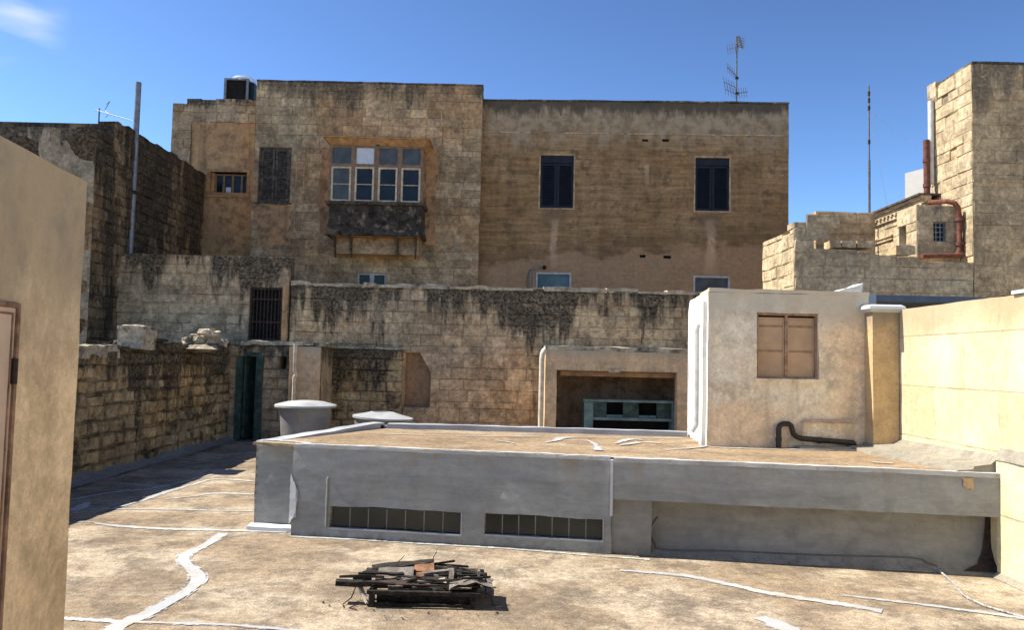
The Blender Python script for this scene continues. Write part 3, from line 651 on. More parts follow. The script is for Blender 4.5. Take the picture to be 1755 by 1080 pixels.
rl([(1215, 768), (1300, 771), (1400, 773), (1480, 774)], .05, 27); rl([(1495, 797), (1530, 799)], [.06, .10], 28)
rl([(660, 745), (800, 748), (1000, 750), (1170, 752)], .05, 30)
merge(ls).build('roof_paint', MT['whiteline'], blk, disp=[(.006, 1.5)])

# ================================================================== STAIR HUT ON THE ROOF
HA = P(1213, 640, 10.32); HB = P(1489, 640, 10.42); FH = Fr(HA, HB); HT = 3.03; HC = P(1179, 640, 11.97)
hut = thing('stair_hut', 'peach plastered stair hut with a tan shuttered window standing on the flat roof', 'building', (HA.x, HA.y, ZR))
wo = rect(HA, HB, 1297, 537, 1403, 650)
m = MB(); panel(m, FH, 0, FH.L, ZR-.03, HT, [wo], .14, .07)
m.hexa([FH(0, ZR-.03), FH(FH.L, ZR-.03), FH(FH.L, ZR-.03, -1.7), (HC.x+.05, HC.y, ZR-.03), FH(0, HT), FH(FH.L, HT), FH(FH.L, HT, -1.7), (HC.x+.05, HC.y, HT)], .12, 'fl'); m.build('wall', MT['hut'], hut, disp=[(.014, 1.6), (.004, 7)], ang=50)
FL = Fr(HC, HA)
m = MB(); m.quad(FL(0, ZR-.03), FL(FL.L, ZR-.03), FL(FL.L, HT), FL(.12, HT), .07); m.face([FL(0, ZR-.03), FL(.12, HT), FL(0, HT-.16)])
m.wbox(FL, FL.L-.34, FL.L-.10, ZR, HT-.12, .05, -.01, .08, 'b')
m.build('side_wall', MT['hutwhite'], hut, disp=[(.012, 1.6), (.004, 7)], ang=50)
MB().tube([FL(FL.L-.46, HT-.42, -.01), FL(FL.L-.46, HT-.42, .06), FL(FL.L-.46, HT-.5, .075), FL(FL.L-.46, ZR+.25, .075), FL(FL.L-.46, ZR+.16, .13)], .04, 10).build('downpipe', MT['whitepipe'], hut)
m = MB().hexa([FH(.0, HT, .012), FH(FH.L, HT, .012), FH(FH.L, HT, -1.7), (HC.x+.1, HC.y, HT), FH(.0, HT+.05, .012), FH(FH.L, HT+.05, .012), FH(FH.L, HT+.05, -1.7), (HC.x+.1, HC.y, HT+.05)], .1); m.build('roof', MT['hut'], hut, disp=[(.016, 3)])
m = MB(); ru = OW(HA, HB, 1450, 500)[0]
m.prism([FH(ru-.12, HT+.045, -.05), FH(ru+.24, HT+.045, -.05), FH(ru+.27, HT+.17, -.05), FH(ru+.16, HT+.13, -.05), FH(ru+.02, HT+.10, -.05)][::-1], FH(0, 0, -.3)-FH(0, 0, 0)); m.build('broken_coping', MT['hutwhite'], hut, disp=[(.02, 5)])
m = MB(); win_frame(m, FH, wo, .03, -.03, -.12); um = (wo[0]+wo[1])/2
hw = m.build('window', MT['hutframe'], hut)
for a, b in ((wo[0]+.032, um-.02), (um+.02, wo[1]-.032)):
    s_ = MB(); zt_ = wo[3]-.055; s_.wbox(FH, a, b, wo[2]+.03, zt_, -.075, -.10)
    win_frame(s_, FH, (a, b, wo[2]+.03, zt_), .022, -.066, -.074)
    s_.build('shutter_leaf', MT['leaf'], hw, bevel=.003)
    for zf in (.42, .80): zz_ = wo[2]+(wo[3]-wo[2])*zf; MB().wbox(FH, a+.024, b-.024, zz_-.011, zz_+.011, -.064, -.0745).build('shutter_rail', MT['hutframe'], hw)
MB().wbox(FH, wo[0]+.03, wo[1]-.03, wo[2]+.03, wo[3]-.03, -.103, -.118).build('dark_gap', MT['dark'], hw)
s_ = MB().wbox(FH, um-.02, um+.02, wo[2]+.03, wo[3]-.03, -.05, -.059); s_.build('centre_stile', MT['hutframe'], hw)
MB().wbox(FH, wo[0]-.03, wo[1]+.03, wo[2]-.035, wo[2], .03, -.05).build('sill', MT['hut'], hut, disp=[(.006, 8)])
def hp(x, y, o=.07): u_, z_ = OW(HA, HB, x, y); return FH(u_, z_, o)
MB().tube([hp(1331, 766), hp(1331, 735), hp(1333, 729), hp(1338, 726), hp(1348, 726), hp(1352, 729), hp(1354, 735), hp(1356, 743), hp(1362, 748), hp(1370, 751), hp(1452, 758), hp(1459, 760), hp(1461, 768)], .035, 12).build('drain_pipe', MT['blackpipe'], hut)
for x, y in ((1331, 752), (1400, 754), (1456, 759)): MB().tube([hp(x-3, y, .07), hp(x+3, y+.4, .07)] if x > 1340 else [hp(x, y-3, .07), hp(x, y+3, .07)], .042, 12).build('pipe_collar', MT['blackpipe'], hut)
MB().tube([hp(1373, 750, .05), hp(1373, 724, .05), hp(1376, 721, .05), hp(1455, 722, .05)], .022, 8).build('overflow_pipe', MT['peachpipe'], hut)
m = MB(); a, b = hp(1330, 768, 0), hp(1470, 771, 0); m.wbox(FH, OW(HA, HB, 1362, 768)[0], OW(HA, HB, 1468, 768)[0], ZR, ZR+.045, .16, 0, .06); m.build('skirting', MT['grey'], hut, disp=[(.008, 5)])

# pier beside it
PA = P(1496, 650, 10.18); PB = P(1541, 650, 10.18); FP = Fr(PA, PB)
pr = thing('gate_pier', 'ochre plastered square pier with a rounded white cap between the hut and the yellow wall', 'pier', (PA.x, PA.y, ZR))
m = MB(); m.wbox(FP, 0, FP.L, ZR-.03, 2.80, 0, -.34, .1); m.build('shaft', MT['pier'], pr, disp=[(.006, 3)], ang=50)
m = MB()
for (z0, z1, e0, e1) in ((2.80, 2.84, .02, .07), (2.84, 2.875, .07, .06), (2.875, 2.90, .06, .02)):
    m.hexa([FP(-e0, z0, e0), FP(FP.L+e0, z0, e0), FP(FP.L+e0, z0, -.34-e0), FP(-e0, z0, -.34-e0), FP(-e1, z1, e1), FP(FP.L+e1, z1, e1), FP(FP.L+e1, z1, -.34-e1), FP(-e1, z1, -.34-e1)])
m.build('cap', MT['white'], pr, disp=[(.006, 6)])

# ================================================================== YELLOW WALL ON THE RIGHT
QA = V((5.02, 10.5, 0)); QB = V((5.012, 7.3, 0)); dq = (QB-QA).normalized(); QC = QA+dq*14.; FQ = Fr(QA, QC)
yw = thing('boundary_wall', 'sunlit yellow limewashed wall along the right edge with a cement bench at its foot', 'wall', (QB.x, QB.y, 0))
m = MB(); m.quad(FQ(0, 0), FQ(FQ.L, 0), FQ(FQ.L, 2.84), FQ(0, 2.84), .12); carcass(m, FQ, 0, FQ.L, 0, 2.84, .35)
m.build('wall', MT['yellow'], yw, disp=[(.012, 1.1), (.004, 6)], ang=50)
ub = (C-QA).dot(dq)-.03
m = MB()
def cv(u, o, z): return FQ(u, z, o)
secs = []
for k in range(25):
    t = k/24; u_ = .0+t*(ub+.0); wid = .62*(1-t)+.46*t; secs.append([cv(u_, wid, ZR+.015), cv(u_, wid-.015, ZR+.058), cv(u_, wid*.62, ZR+.068), cv(u_, wid*.60, ZR+.098), cv(u_, .10, ZR+.112+.01*t), cv(u_, .0, ZR+.17+.04*t)])
for a, b in zip(secs, secs[1:]):
    for k in range(5): m.quad(a[k], b[k], b[k+1], a[k+1], .12)
m.face(secs[-1]+[cv(ub, 0, ZR)]); m.build('cement_bench', MT['coving'], yw, disp=[(.010, 3)], ang=30)
# thicker foot of the wall in front of the grey building
m = MB(); m.wbox(FQ, ub+.02, FQ.L, 0, 1.17, .06, -.02, .12); m.build('lower_face', MT['yellow'], yw, disp=[(.006, 2)], ang=50)
m = MB(); m.hexa([FQ(ub, 1.172, .075), FQ(FQ.L, 1.172, .075), FQ(FQ.L, 1.172, 0), FQ(ub, 1.172, 0), FQ(ub, 1.20, .06), FQ(FQ.L, 1.20, .06), FQ(FQ.L, 1.29, 0), FQ(ub, 1.29, 0)], .1); m.build('ledge', MT['coving'], yw, disp=[(.006, 4)])
m = MB(); m.prism([FQ(ub+.03, 0, .13), FQ(ub+.03, 0, .06), FQ(ub+.03, .05, .06)], FQ(FQ.L, 0, 0)-FQ(ub+.03, 0, 0)); m.build('skirting', MT['coving'], yw, disp=[(.008, 4)])
u_, z_ = OW(QA, QC, 1752, 493); m = MB().wbox(FQ, u_-.12, u_+.3, 2.845, 2.88, .03, -.3); tag(m.build('coping_slab', MT['white'], disp=[(.01, 5)]), 'small white slab lying on top of the yellow wall', 'slab')

# blue-grey sheet canopy behind the yellow wall
cs = thing('sheet_canopy', 'blue-grey sheet roof over a dark recess behind the yellow wall', 'canopy', (5.9, 12.6, ZR))
y0 = 12.4; xa = P(1488, 515, y0).x; zt = zat(1560, 507, y0); zb = zat(1560, 530, y0)
m = MB()
for i in range(18):
    x = xa+.2*i; m.hexa([(x, y0+.02, zt-.035), (x+.2, y0+.02, zt-.035), (x+.2, y0+2.2, zt-.035), (x, y0+2.2, zt-.035), (x, y0+.02, zt-.004), (x+.17, y0+.02, zt-.004), (x+.17, y0+2.2, zt-.004), (x, y0+2.2, zt-.004)])
m.build('sheet', MT['blueroof'], cs)
m = MB().box(xa-.06, xa+3.7, y0-.03, y0+.015, zt-.10, zt); m.build('fascia', MT['blueroof'], cs)
MB().box(xa-.12, xa+.10, y0-.06, y0-.032, zt-.17, zt+.02).build('end_flashing', MT['pale_grey'], cs)
for x in (xa+.05, xa+3.5): MB().box(x, x+.07, y0+.05, y0+.12, ZR, zt-.036).build('post', MT['steel'], cs)
MB().box(xa, xa+3.6, y0+2.0, y0+2.1, 0, zt-.04).build('back_wall', MT['dark'], cs)  # near-black sheet that paints in the shade under the canopy

# ================================================================== CREAM BUILDING AT THE LEFT EDGE
KB = P(150, 310, 2.6); KA = P(0, 230, 2.06); dk_ = V((KB.x-KA.x, KB.y-KA.y)).normalized()
K0 = V((KB.x, KB.y))-dk_*5.; FK = Fr(K0, (KB.x, KB.y)); KT = 2.635
cb = thing('plastered_building', 'cream plastered building at the left edge with a tan metal door', 'building', (KB.x-.5, KB.y-1, 0))
ud, zd = OW(K0, KB, 33, 520); dr_ = (ud-.95, ud, .08, zd)
m = MB(); panel(m, FK, 0, FK.L, 0, KT, [dr_], .06, .09); carcass(m, FK, 0, FK.L, 0, KT, 3.5)
m.build('wall', MT['cream'], cb, disp=[(.006, 1.7), (.003, 6)], ang=50)
m = MB(); win_frame(m, FK, dr_, .014, .006, -.02); win_frame(m, FK, (dr_[0]+.028, dr_[1]-.028, dr_[2]+.028, dr_[3]-.028), .006, .002, -.02); do = m.build('door_frame', MT['rustframe'], cb)
m = MB().wbox(FK, dr_[0]+.015, dr_[1]-.015, dr_[2]+.015, dr_[3]-.015, -.001, -.04); dd = m.build('door', MT['tandoor'], cb)
MB().tube([FK(dr_[0]+.1, 1.05, .0), FK(dr_[0]+.1, 1.05, .05), FK(dr_[0]+.22, 1.05, .05)], .011, 10).build('handle', MT['iron'], dd)
for z in (zd-.19, .35): MB().tube([FK(ud-.02, z-.035, .008), FK(ud-.02, z+.035, .008)], .008, 10).build('hinge', MT['iron'], dd)

# ================================================================== LEFT STONE WALL AND WHAT LIES ON IT
LX = -6.78; FLW = Fr((LX, 8.6), (LX, 19.0))
def ltop(u):
    Y = 8.6+u; return 2.12+.06*sin(u*1.3)+.05*sin(u*3.1+1)+(.10 if Y > 13.5 else 0)+(.06 if Y > 15.2 else 0)
lw = thing('yard_wall', 'blackened rubble stone wall along the left side of the roof terrace', 'wall', (LX, 13, 0))
m = MB(); ashlar(m, FLW, 0, 10.4, 0, ltop, .235, (.16, .6), .04, .014, seed=3, jit=.03, thick=.55, zmax=2.5, rough=.04)
m.wbox(FLW, 0, 10.4, 0, 1.95, -.02, -3.3, None, 'f'); m.build('stonework', MT['leftwall'], lw, disp=[(.022, 3.2)], smooth=False)
m = MB()
R = random.Random(11); y = 11.2
while y < 13.5:
    l = R.uniform(.35, .6); h = R.uniform(.14, .2)
    m.box(LX-.5, LX+.05, y, y+l-.02, 1.95, 1.98+h, .12); y += l
m.build('coping', MT['rubble'], lw, disp=[(.05, 3), (.015, 9)])
m = MB(); n = 14
for i in range(n):
    ya, yb = 9+10*i/n, 9+10*(i+1)/n; wa = .30
    m.quad((LX+.27, ya, .010), (LX+.27, yb, .010), (LX+.12, yb, .045), (LX+.12, ya, .045), .2); m.quad((LX+.12, ya, .045), (LX+.12, yb, .045), (LX-.02, yb, .14), (LX-.02, ya, .14), .2)
m.build('skirting', MT['grey2'], lw, disp=[(.03, 1.5), (.012, 6)])
def rock(m, c, sx, sy, sz, R):
    rz = R.uniform(0, 3); ca, sa = cos(rz), sin(rz); N, Mm = 9, 6; g_ = []
    ph = V((R.uniform(-9, 9), R.uniform(-9, 9), R.uniform(-9, 9)))
    for j in range(Mm+1):
        th = pi*j/Mm; row = []
        for i in range(N):
            a = 2*pi*i/N; d = V((sin(th)*cos(a), sin(th)*sin(a), cos(th)))
            d = V([math.copysign(abs(x)**.75, x) for x in d])*(.85+.7*noise.noise(d*1.1+ph))
            x, y, z = d.x*sx, d.y*sy, d.z*sz; row.append(V(c)+V((x*ca-y*sa, x*sa+y*ca, z)))
        g_.append(row)
    for j in range(Mm):
        for i in range(N): m.face((g_[j][i], g_[j+1][i], g_[j+1][(i+1) % N], g_[j][(i+1) % N]))
    return m
bY = 14.1; x0, x1 = P(212, 575, bY).x, P(252, 575, bY).x; zt = zat(232, 561, bY); ztl = 2.12
m = MB().box(x0, x1, bY-.2, bY+.35, ztl, zt-.03, .07); m.box(x0-.02, x1-.05, bY-.22, bY+.36, zt-.028, zt+.03, .07); m.box(x0-.12, x0-.004, bY-.1, bY+.3, ztl, ztl+.16, .05)
tag(m.build('stone_pillar_stub', MT['rubble'], disp=[(.035, 3.5), (.01, 11)], ang=60), 'grey square stone stub standing on the left rubble wall', 'stone block')
R = random.Random(5)
for k, (px, py, s, lab) in enumerate([(322, 585, .15, 'leftmost flat dark stone of the rubble heap on the left wall'), (334, 578, .12, 'small grey stone propped high on the left of the rubble heap'), (347, 584, .17, 'wide low stone in the middle of the rubble heap'), (358, 571, .17, 'large pale stone on top of the rubble heap'), (368, 583, .14, 'round grey stone at the right foot of the rubble heap'), (372, 573, .09, 'small dark stone at the upper right of the rubble heap'), (382, 588, .11, 'low stone lying apart at the right end of the rubble heap')]):
    c = P(px, py, 16.6+R.uniform(-.15, .15)); m = rock(MB(), c, s*1.1, s*.9, s*.72, R)
    tag(m.build('stone', MT['palestone'] if k == 3 else MT['rubble'], smooth=False, disp=[(.02, 9)]), lab, 'stone', 'stones of the rubble heap on the left wall')
tz = zat(347, 590, 16.6)
m = MB(); rock(m, (P(347, 593, 16.6).x-.1, 16.7, 2.16), .55, .35, .1, R); tag(m.build('earth_mound', MT['rubble'], ang=30), 'low mound of earth and chips under the rubble heap', 'rubble', None, 'stuff')

# ================================================================== BACK OF THE TERRACE
# green doorway and the low rooms beside it
VY = 19.0
VA = P(392, 660, VY); VB = P(556, 660, VY); FV = Fr(VA, VB); VT = 2.30
pv = thing('yard_privy', 'low stained stone lean-to with a green doorway at the end of the left wall', 'outbuilding', ((VA.x+VB.x)/2, VY, 0))
gd = rect(VA, VB, 402, 604, 449, 752); gd = (gd[0], gd[1], 0, gd[3])
hl = rect(VA, VB, 478, 612, 491, 633)
nk = rect(VA, VB, 549, 602, 557, 752); nk = (nk[0], FV.L-.001, 0, nk[3])
m = MB(); ashlar(m, FV, 0, nk[0], 0, VT, .27, (.3, .6), .014, .008, [gd, hl], .5, 21, thick=.9); carcass(m, FV, 0, nk[0], 0, VT-.05, 1.25, skip='f')
m.build('wall', MT['privy'], pv, disp=[(.015, 3)], smooth=False)
m = MB(); u1 = OW(VA, VB, 497, 650)[0]; m.wbox(FV, u1, nk[0]-.02, 0, VT-.02, .13, 0, .12); m.build('render_strip', MT['canopy'], pv, disp=[(.015, 3)])
m = MB()
for i in range(9):
    ua, ub_ = FV.L*i/9, FV.L*(i+1)/9; hh = VT+.02+.03*noise.noise(V((i*1.7, 0, 0))); m.wbox(FV, ua, ub_-.012, hh-.02, hh+.07, .07+.03*sin(i*2.2), -1.2, .2)
m.build('roof_slab', MT['rubble'], pv, disp=[(.03, 3)])
m = MB(); m.wbox(FV, gd[0], gd[0]+.14, 0, gd[3], -.02, -.14, .2); m.wbox(FV, gd[1]-.17, gd[1], 0, gd[3], .02, -.14, .2); m.wbox(FV, gd[0]+.14, gd[1]-.17, gd[3]-.09, gd[3], -.02, -.14)
gf = m.build('door_frame', MT['green'], pv, disp=[(.006, 5)])
m = MB(); m.hexa([FV(gd[0]+.15, .03, -.16), FV(gd[0]+.20, .03, -.16), FV(gd[0]+.34, .03, -.62), FV(gd[0]+.29, .03, -.62), FV(gd[0]+.15, gd[3]-.1, -.16), FV(gd[0]+.20, gd[3]-.1, -.16), FV(gd[0]+.34, gd[3]-.1, -.62), FV(gd[0]+.29, gd[3]-.1, -.62)]); m.build('door', MT['green'], pv)
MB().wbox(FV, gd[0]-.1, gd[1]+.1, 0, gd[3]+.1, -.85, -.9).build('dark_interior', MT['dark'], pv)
x5 = OW(VA, VB, 508, 650)[0]
MB().tube([FV(x5, .5, .19), FV(x5, 1.55, .19), FV(x5+.04, 1.62, .19), FV(x5, 1.7, .19), FV(x5, VT+.06, .19)], .045, 10).build('drain_pipe', MT['creampipe'], pv)

# upper yard wall with the barred door
WY = 20.3
WA = P(186, 520, WY); WB = P(495, 520, WY); FW2 = Fr(WA, WB); WT = zat(350, 437, WY)
w2 = thing('upper_yard_wall', 'stained stone wall with a dark barred door, between the black-crusted house and the balcony house', 'wall', ((WA.x+WB.x)/2, WY, 0))
bd = rect(WA, WB, 427, 493, 483, 584)
m = MB(); ashlar(m, FW2, -.3, FW2.L, 1.4, WT, .27, (.32, .66), .010, .007, [bd], .3, 31, thick=.4); carcass(m, FW2, -.3, FW2.L, 0, WT-.06, .4, skip='')
m.build('stonework', MT['w2'], w2, disp=[(.014, 3)], smooth=False)
m = MB(); m.wbox(FW2, bd[1]+.01, FW2.L-.02, 1.5, bd[3]+.05, .03, 0, .12); m.build('orange_jamb', MT['setback'], w2, disp=[(.012, 4)])
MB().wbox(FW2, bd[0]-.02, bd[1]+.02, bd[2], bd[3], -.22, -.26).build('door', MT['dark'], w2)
m = MB(); nb_ = 9
win_frame(m, FW2, (bd[0], bd[1], bd[2], bd[3]), .05, -.01, -.06)
for i in range(1, nb_): u = bd[0]+(bd[1]-bd[0])*i/nb_; m.tube([FW2(u, bd[2]+.02, -.03), FW2(u, bd[3]-.03, -.03)], .014, 6)
for zf in (.35, .78): z = bd[2]+(bd[3]-bd[2])*zf; m.wbox(FW2, bd[0]+.05, bd[1]-.05, z-.02, z+.02, -.02, -.04)
m.build('barred_gate', MT['iron'], w2)

# long middle wall
MA = P(495, 600, WY-.05); MB_ = P(1308, 600, WY-.05); FM = Fr(MA, MB_); MTp = 3.92
mw = thing('long_garden_wall', 'long ashlar garden wall with black crust along its top and a bricked-up niche', 'wall', ((MA.x+MB_.x)/2, WY, 0))
ni = rect(MA, MB_, 693, 605, 738, 698)
def mtop(u): return MTp+.03*noise.noise(V((u*1.1, 3, 0)))
ledz = OW(MA, MB_, 650, 600)[1]; ur = OW(MA, MB_, 692, 650)[0]; ul = OW(MA, MB_, 552, 650)[0]
m = MB(); ashlar(m, FM, 0, FM.L, .2, mtop, .275, (.36, .74), .012, .008, [ni], .22, 41, jit=.009, thick=.45, zmax=MTp+.06, rough=.02)
carcass(m, FM, 0, FM.L, 0, MTp-.12, .45, skip=''); m.build('stonework', MT['mid'], mw, disp=[(.016, 2.2)], smooth=False)
m = MB(); ashlar(m, FM, ul, ur-.02, .2, ledz, .27, (.3, .62), .02, .01, seed=42, off=.10, thick=.1); m.build('lower_thickening', MT['leftwall'], mw, disp=[(.02, 3)], smooth=False)
m = MB(); a0 = OW(MA, MB_, 493, 594)[0]
for i in range(12):
    a = a0+(ur-a0)*i/12; b = a0+(ur-a0)*(i+1)/12; zz_ = ledz+.12-(.10 if i > 4 else .02*i+.02); m.wbox(FM, a, b-.015, zz_, zz_+.05, .2-.012*i, 0, .15)
m.build('ledge', MT['rubble'], mw, disp=[(.02, 3)])
MB().wbox(FM, ni[0], ni[1], ni[2], ni[3], -.20, -.24).build('niche_back', MT['niche'], mw)
m = MB(); dx = ni[1]-ni[0]; dz = ni[3]-ni[2]
m.prism([FM(ni[1], ni[3]-dz*.36, .004), FM(ni[1], ni[3], .004), FM(ni[1]-dx*.42, ni[3], .004)], FM(0, 0, -.22)-FM(0, 0, 0)); m.build('niche_corner', MT['mid'], mw)
R = random.Random(8); m = MB(); uu = 0
while uu < FM.L-.2:
    l = R.uniform(.25, .9); t0 = mtop(uu+l/2)
    m.wbox(FM, uu, min(FM.L, uu+l), t0-.05, t0+R.choice((.01, .03, .05, .07)), .03+R.uniform(-.02, .02), -.47, .2)
    uu += l
m.build('crest', MT['rubble'], mw, disp=[(.03, 3.5)])

# plastered shed with the wide opening
SY = 18.6
SA = P(934, 670, SY); SB = P(1179, 670, SY); FS = Fr(SA, SB); ST = zat(1050, 602, SY)
sh = thing('open_fronted_shed', 'tan plastered open-fronted shed against the long garden wall', 'outbuilding', ((SA.x+SB.x)/2, SY, 0))
so_ = rect(SA, SB, 953, 637, 1160, 760); so_ = (so_[0], so_[1], 0, so_[3])
m = MB(); panel(m, FS, 0, FS.L, 0, ST, [so_], .3, .1); m.wbox(FS, 0, FS.L, 0, ST, 0, -1.55, .2, 'fb'); m.quad(FS(so_[0], so_[3], -.3), FS(so_[1], so_[3], -.3), FS(so_[1], so_[3], -1.5), FS(so_[0], so_[3], -1.5))
m.build('wall', MT['canopy'], sh, disp=[(.016, 2), (.006, 7)], ang=50)
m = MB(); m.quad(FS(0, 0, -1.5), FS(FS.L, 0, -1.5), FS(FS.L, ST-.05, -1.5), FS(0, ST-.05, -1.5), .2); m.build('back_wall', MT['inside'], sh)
m = MB(); m.wbox(FS, so_[0]+.1, so_[1]+.3, so_[3]-.13, so_[3]-.02, -.2, -.3, .15); m.build('lintel', MT['niche'], sh)
m = MB(); m.wbox(FS, 0, FS.L, ST, ST+.10, .03, -1.6, .12); m.build('roof', MT['rubble'], sh, disp=[(.03, 2.5)])
m = MB(); u3 = OW(SA, SB, 1053, 630)[0]; m.wbox(FS, u3-.13, u3+.13, so_[3]-.03, so_[3]+.05, .03, -.02, .06); m.build('projecting_stone', MT['palestone'], sh, disp=[(.01, 6)])
pu_ = OW(SA, SB, 928, 650)[0]
MB().tube([FS(pu_, .2, .03), FS(pu_, ST-.22, .03), FS(pu_+.01, ST-.10, .03), FS(pu_+.05, ST-.02, -.01), FS(pu_+.13, ST+.02, -.08)], .062, 12).build('downpipe', MT['creampipe'], sh)
# mint counter inside
CY = 19.1
cA = P(1001, 712, CY); cB = P(1160, 712, CY); FC = Fr(cA, cB); cT = zat(1080, 688, CY)
ct = thing('mint_counter', 'faded mint green counter with two open hatches inside the open-fronted shed', 'counter', ((cA.x+cB.x)/2, CY, 0))
m = MB(); m.wbox(FC, 0, .22, 0, cT-.032, 0, -.5); m.build('side_panel', MT['mint'], ct, bevel=.006); MB().wbox(FC, FC.L-.12, FC.L, 0, cT-.032, 0, -.5).build('side_panel', MT['mint'], ct, bevel=.006)
MB().wbox(FC, -.03, FC.L+.02, cT-.03, cT+.03, .04, -.55).build('counter_top', MT['mint'], ct, bevel=.006)
zr_ = zat(1080, 719, CY); MB().wbox(FC, .221, FC.L-.121, zr_-.035, zr_+.03, -.0, -.12).build('rail', MT['mint'], ct)
W_ = FC.L-.342
for k, (a, b) in enumerate(((0, .17), (.38, .58), (.81, 1))): MB().wbox(FC, .221+W_*a, .221+W_*b, zr_+.031, cT-.033, -.03, -.07).build('hatch_panel', MT['green'], ct)
m = MB().wbox(FC, .221, FC.L-.121, 0, cT-.035, -.38, -.44); m.build('back_board', MT['dark'], ct)
MB().wbox(FC, .225+W_*.17, FC.L-.125-W_*.19, zr_+.031, zr_+.09, -.08, -.3).build('shelf', MT['mint'], ct)

# grey tanks behind the grey building
for k, (px, py, Y, rad, hb, lab) in enumerate(((524, 697, 13.4, .50, 1.2, 'larger grey round water tank with a white lid, left of the other tank'), (651, 717, 13.5, .50, 1.0, 'lower grey round water tank, only its white lid and rim showing over the parapet'))):
    c = P(px, py, Y); zl = c.z; t = thing('water_tank', lab, 'water tank', (c.x, c.y, 0), 'grey water tanks behind the grey building')
    r0 = rad*.92; m = MB().lathe((c.x, c.y, 0), [(r0*.72, 0), (r0*.80, zl*.35), (r0*.88, zl*.75), (r0*.93, zl-.005)], 40); m.build('body', MT['tank'], t)
    m = MB().lathe((c.x, c.y, zl), [(r0*.9, -.004), (rad*1.02, -.004), (rad*1.02, .028), (rad*.97, .035), (rad*.62, .075), (rad*.38, .11), (rad*.36, .09), (.001, .095)] if k else [(r0*.9, -.004), (rad*1.02, -.004), (rad*1.02, .028), (rad*.97, .04), (rad*.6, .085), (rad*.3, .10), (.001, .105)], 40)
    o = m.build('lid', MT['tanklid'], t)
    if k: o.rotation_euler = (0, .05, 0); 

# ================================================================== BLACK-CRUSTED HOUSE AT THE FAR LEFT
NX = -10.2
nY0 = 18.9; FN = Fr((NX, nY0), (NX, 25.8)); zt1 = zat(190, 230, 19.5); zt2 = zat(205, 215, 20.3)
dh = thing('crusted_stone_house', 'tall old house of black-crusted stone at the far left, behind the rubble wall', 'building', (NX, 21, 0))
def ntop(u): return zt1 if u < 1.0 else zt2+.04*noise.noise(V((u, 1, 7)))
m = MB(); ashlar(m, FN, 0, 1.0, 0, zt1, .27, (.26, .6), .022, .012, seed=50, jit=.014, thick=.5, rough=.03); ashlar(m, FN, 1.0, FN.L, 0, zt2, .27, (.26, .6), .022, .012, seed=51, jit=.014, thick=.5, rough=.05)
carcass(m, FN, 0, 1.0, 0, zt1-.1, 4); carcass(m, FN, 1.0, FN.L, 0, zt2-.08, 4); m.build('side_wall', MT['darkb'], dh, disp=[(.03, 2.6)], smooth=False)
FN2 = Fr((NX-7, nY0), (NX, nY0)); m = MB(); zf = zat(75, 218, nY0)
m.quad(FN2(0, 0), FN2(7, 0), FN2(7, zf), FN2(0, zf), .25); m.wbox(FN2, 0, 7, zf-.5, zf, 0, -.4, .25, 'f'); m.build('front_wall', MT['darkfront'], dh, disp=[(.03, 1.5), (.01, 6)])
# tall grey pipe
pb, pt_ = P(226, 437, 20.85), P(237.5, 141, 20.85)
gpz = thing('standpipe', 'tall grey metal pole in front of the black-crusted house wall', 'pole', (pt_.x, 20.85, 0))
MB().tube([(pt_.x, 20.85, 1.8), (pt_.x, 20.85, pt_.z)], .075, 14).build('pipe', MT['steel'], gpz)
cz_ = zat(231, 330, 20.85); MB().tube([(pt_.x, 20.85, cz_-.05), (pt_.x, 20.85, cz_+.05)], .10, 14).tube([(pt_.x-.08, 20.85, cz_), (NX-.05, 21.05, cz_)], .03, 8).build('clamp', MT['iron'], gpz)
ax = P(213, 300, 20.9).x
# rooftop yagi
yb = P(169, 213, 21.2); yt = P(169, 188, 21.2); ye = P(229, 207, 20.6)
ya_ = thing('yagi_antenna', 'slanting comb-like TV antenna on the roof of the black-crusted house', 'antenna', (yb.x, yb.y, zt1))
MB().tube([(yb.x, yb.y, zt1-.1), (yb.x, yb.y, yt.z+.04)], .022, 6).build('mast', MT['alu'], ya_)
m = MB(); p0 = V((yb.x-.1, yb.y, yt.z)); m.tube([p0, ye], .008, 6)
for i in range(10):
    t = (i+.5)/10; c = p0.lerp(ye, t); m.tube([c+V((-.02, .16, .07)), c+V((.02, -.16, -.07))], .004, 4, False)
for dz in (.2, -.16): m.tube([p0+V((.25, 0, 0)), p0+V((.42, -.1, dz))], .01, 4); m.tube([p0+V((.2, .15, dz)), p0+V((.45, -.15, dz))], .008, 4)
m.build('boom', MT['alu'], ya_)

# ================================================================== THE BACK HOUSES
# set back orange part
BA = P(291, 300, 25.6); BB = P(440, 300, 25.6); FB0 = Fr(BA, BB); bt = zat(365, 170, 25.6); bz = zat(365, 209, 25.6)
sb = thing('set_back_house', 'narrow orange rendered house with stone courses at its head, set back beside the balcony house', 'building', ((BA.x+BB.x)/2, 25.6, 0))
sw = rect(BA, BB, 355, 290, 428, 335); us_ = OW(BA, BB, 327, 260)[0]
m = MB(); panel(m, FB0, us_, FB0.L, 2, bz, [sw], .35, .2, off=.0); carcass(m, FB0, 0, FB0.L, 0, bz, 5); m.build('wall', MT['setback'], sb, disp=[(.012, 1.5)], ang=50)
m = MB(); ashlar(m, FB0, 0, us_, 3, bz, .28, (.3, .6), .012, .008, seed=61, off=.03, thick=.1)
ashlar(m, FB0, 0, FB0.L, bz, lambda u: bt-(.18 if u < .25 else .0), .29, (.4, .75), .014, .009, seed=62, off=.03, thick=5, zmax=bt+.02, rough=.03); m.build('stone_head', MT['setstone'], sb, disp=[(.02, 2)], smooth=False)
m = MB(); win_frame(m, FB0, sw, .09, .035, -.08); sf = m.build('window', MT['ochre'], sb)
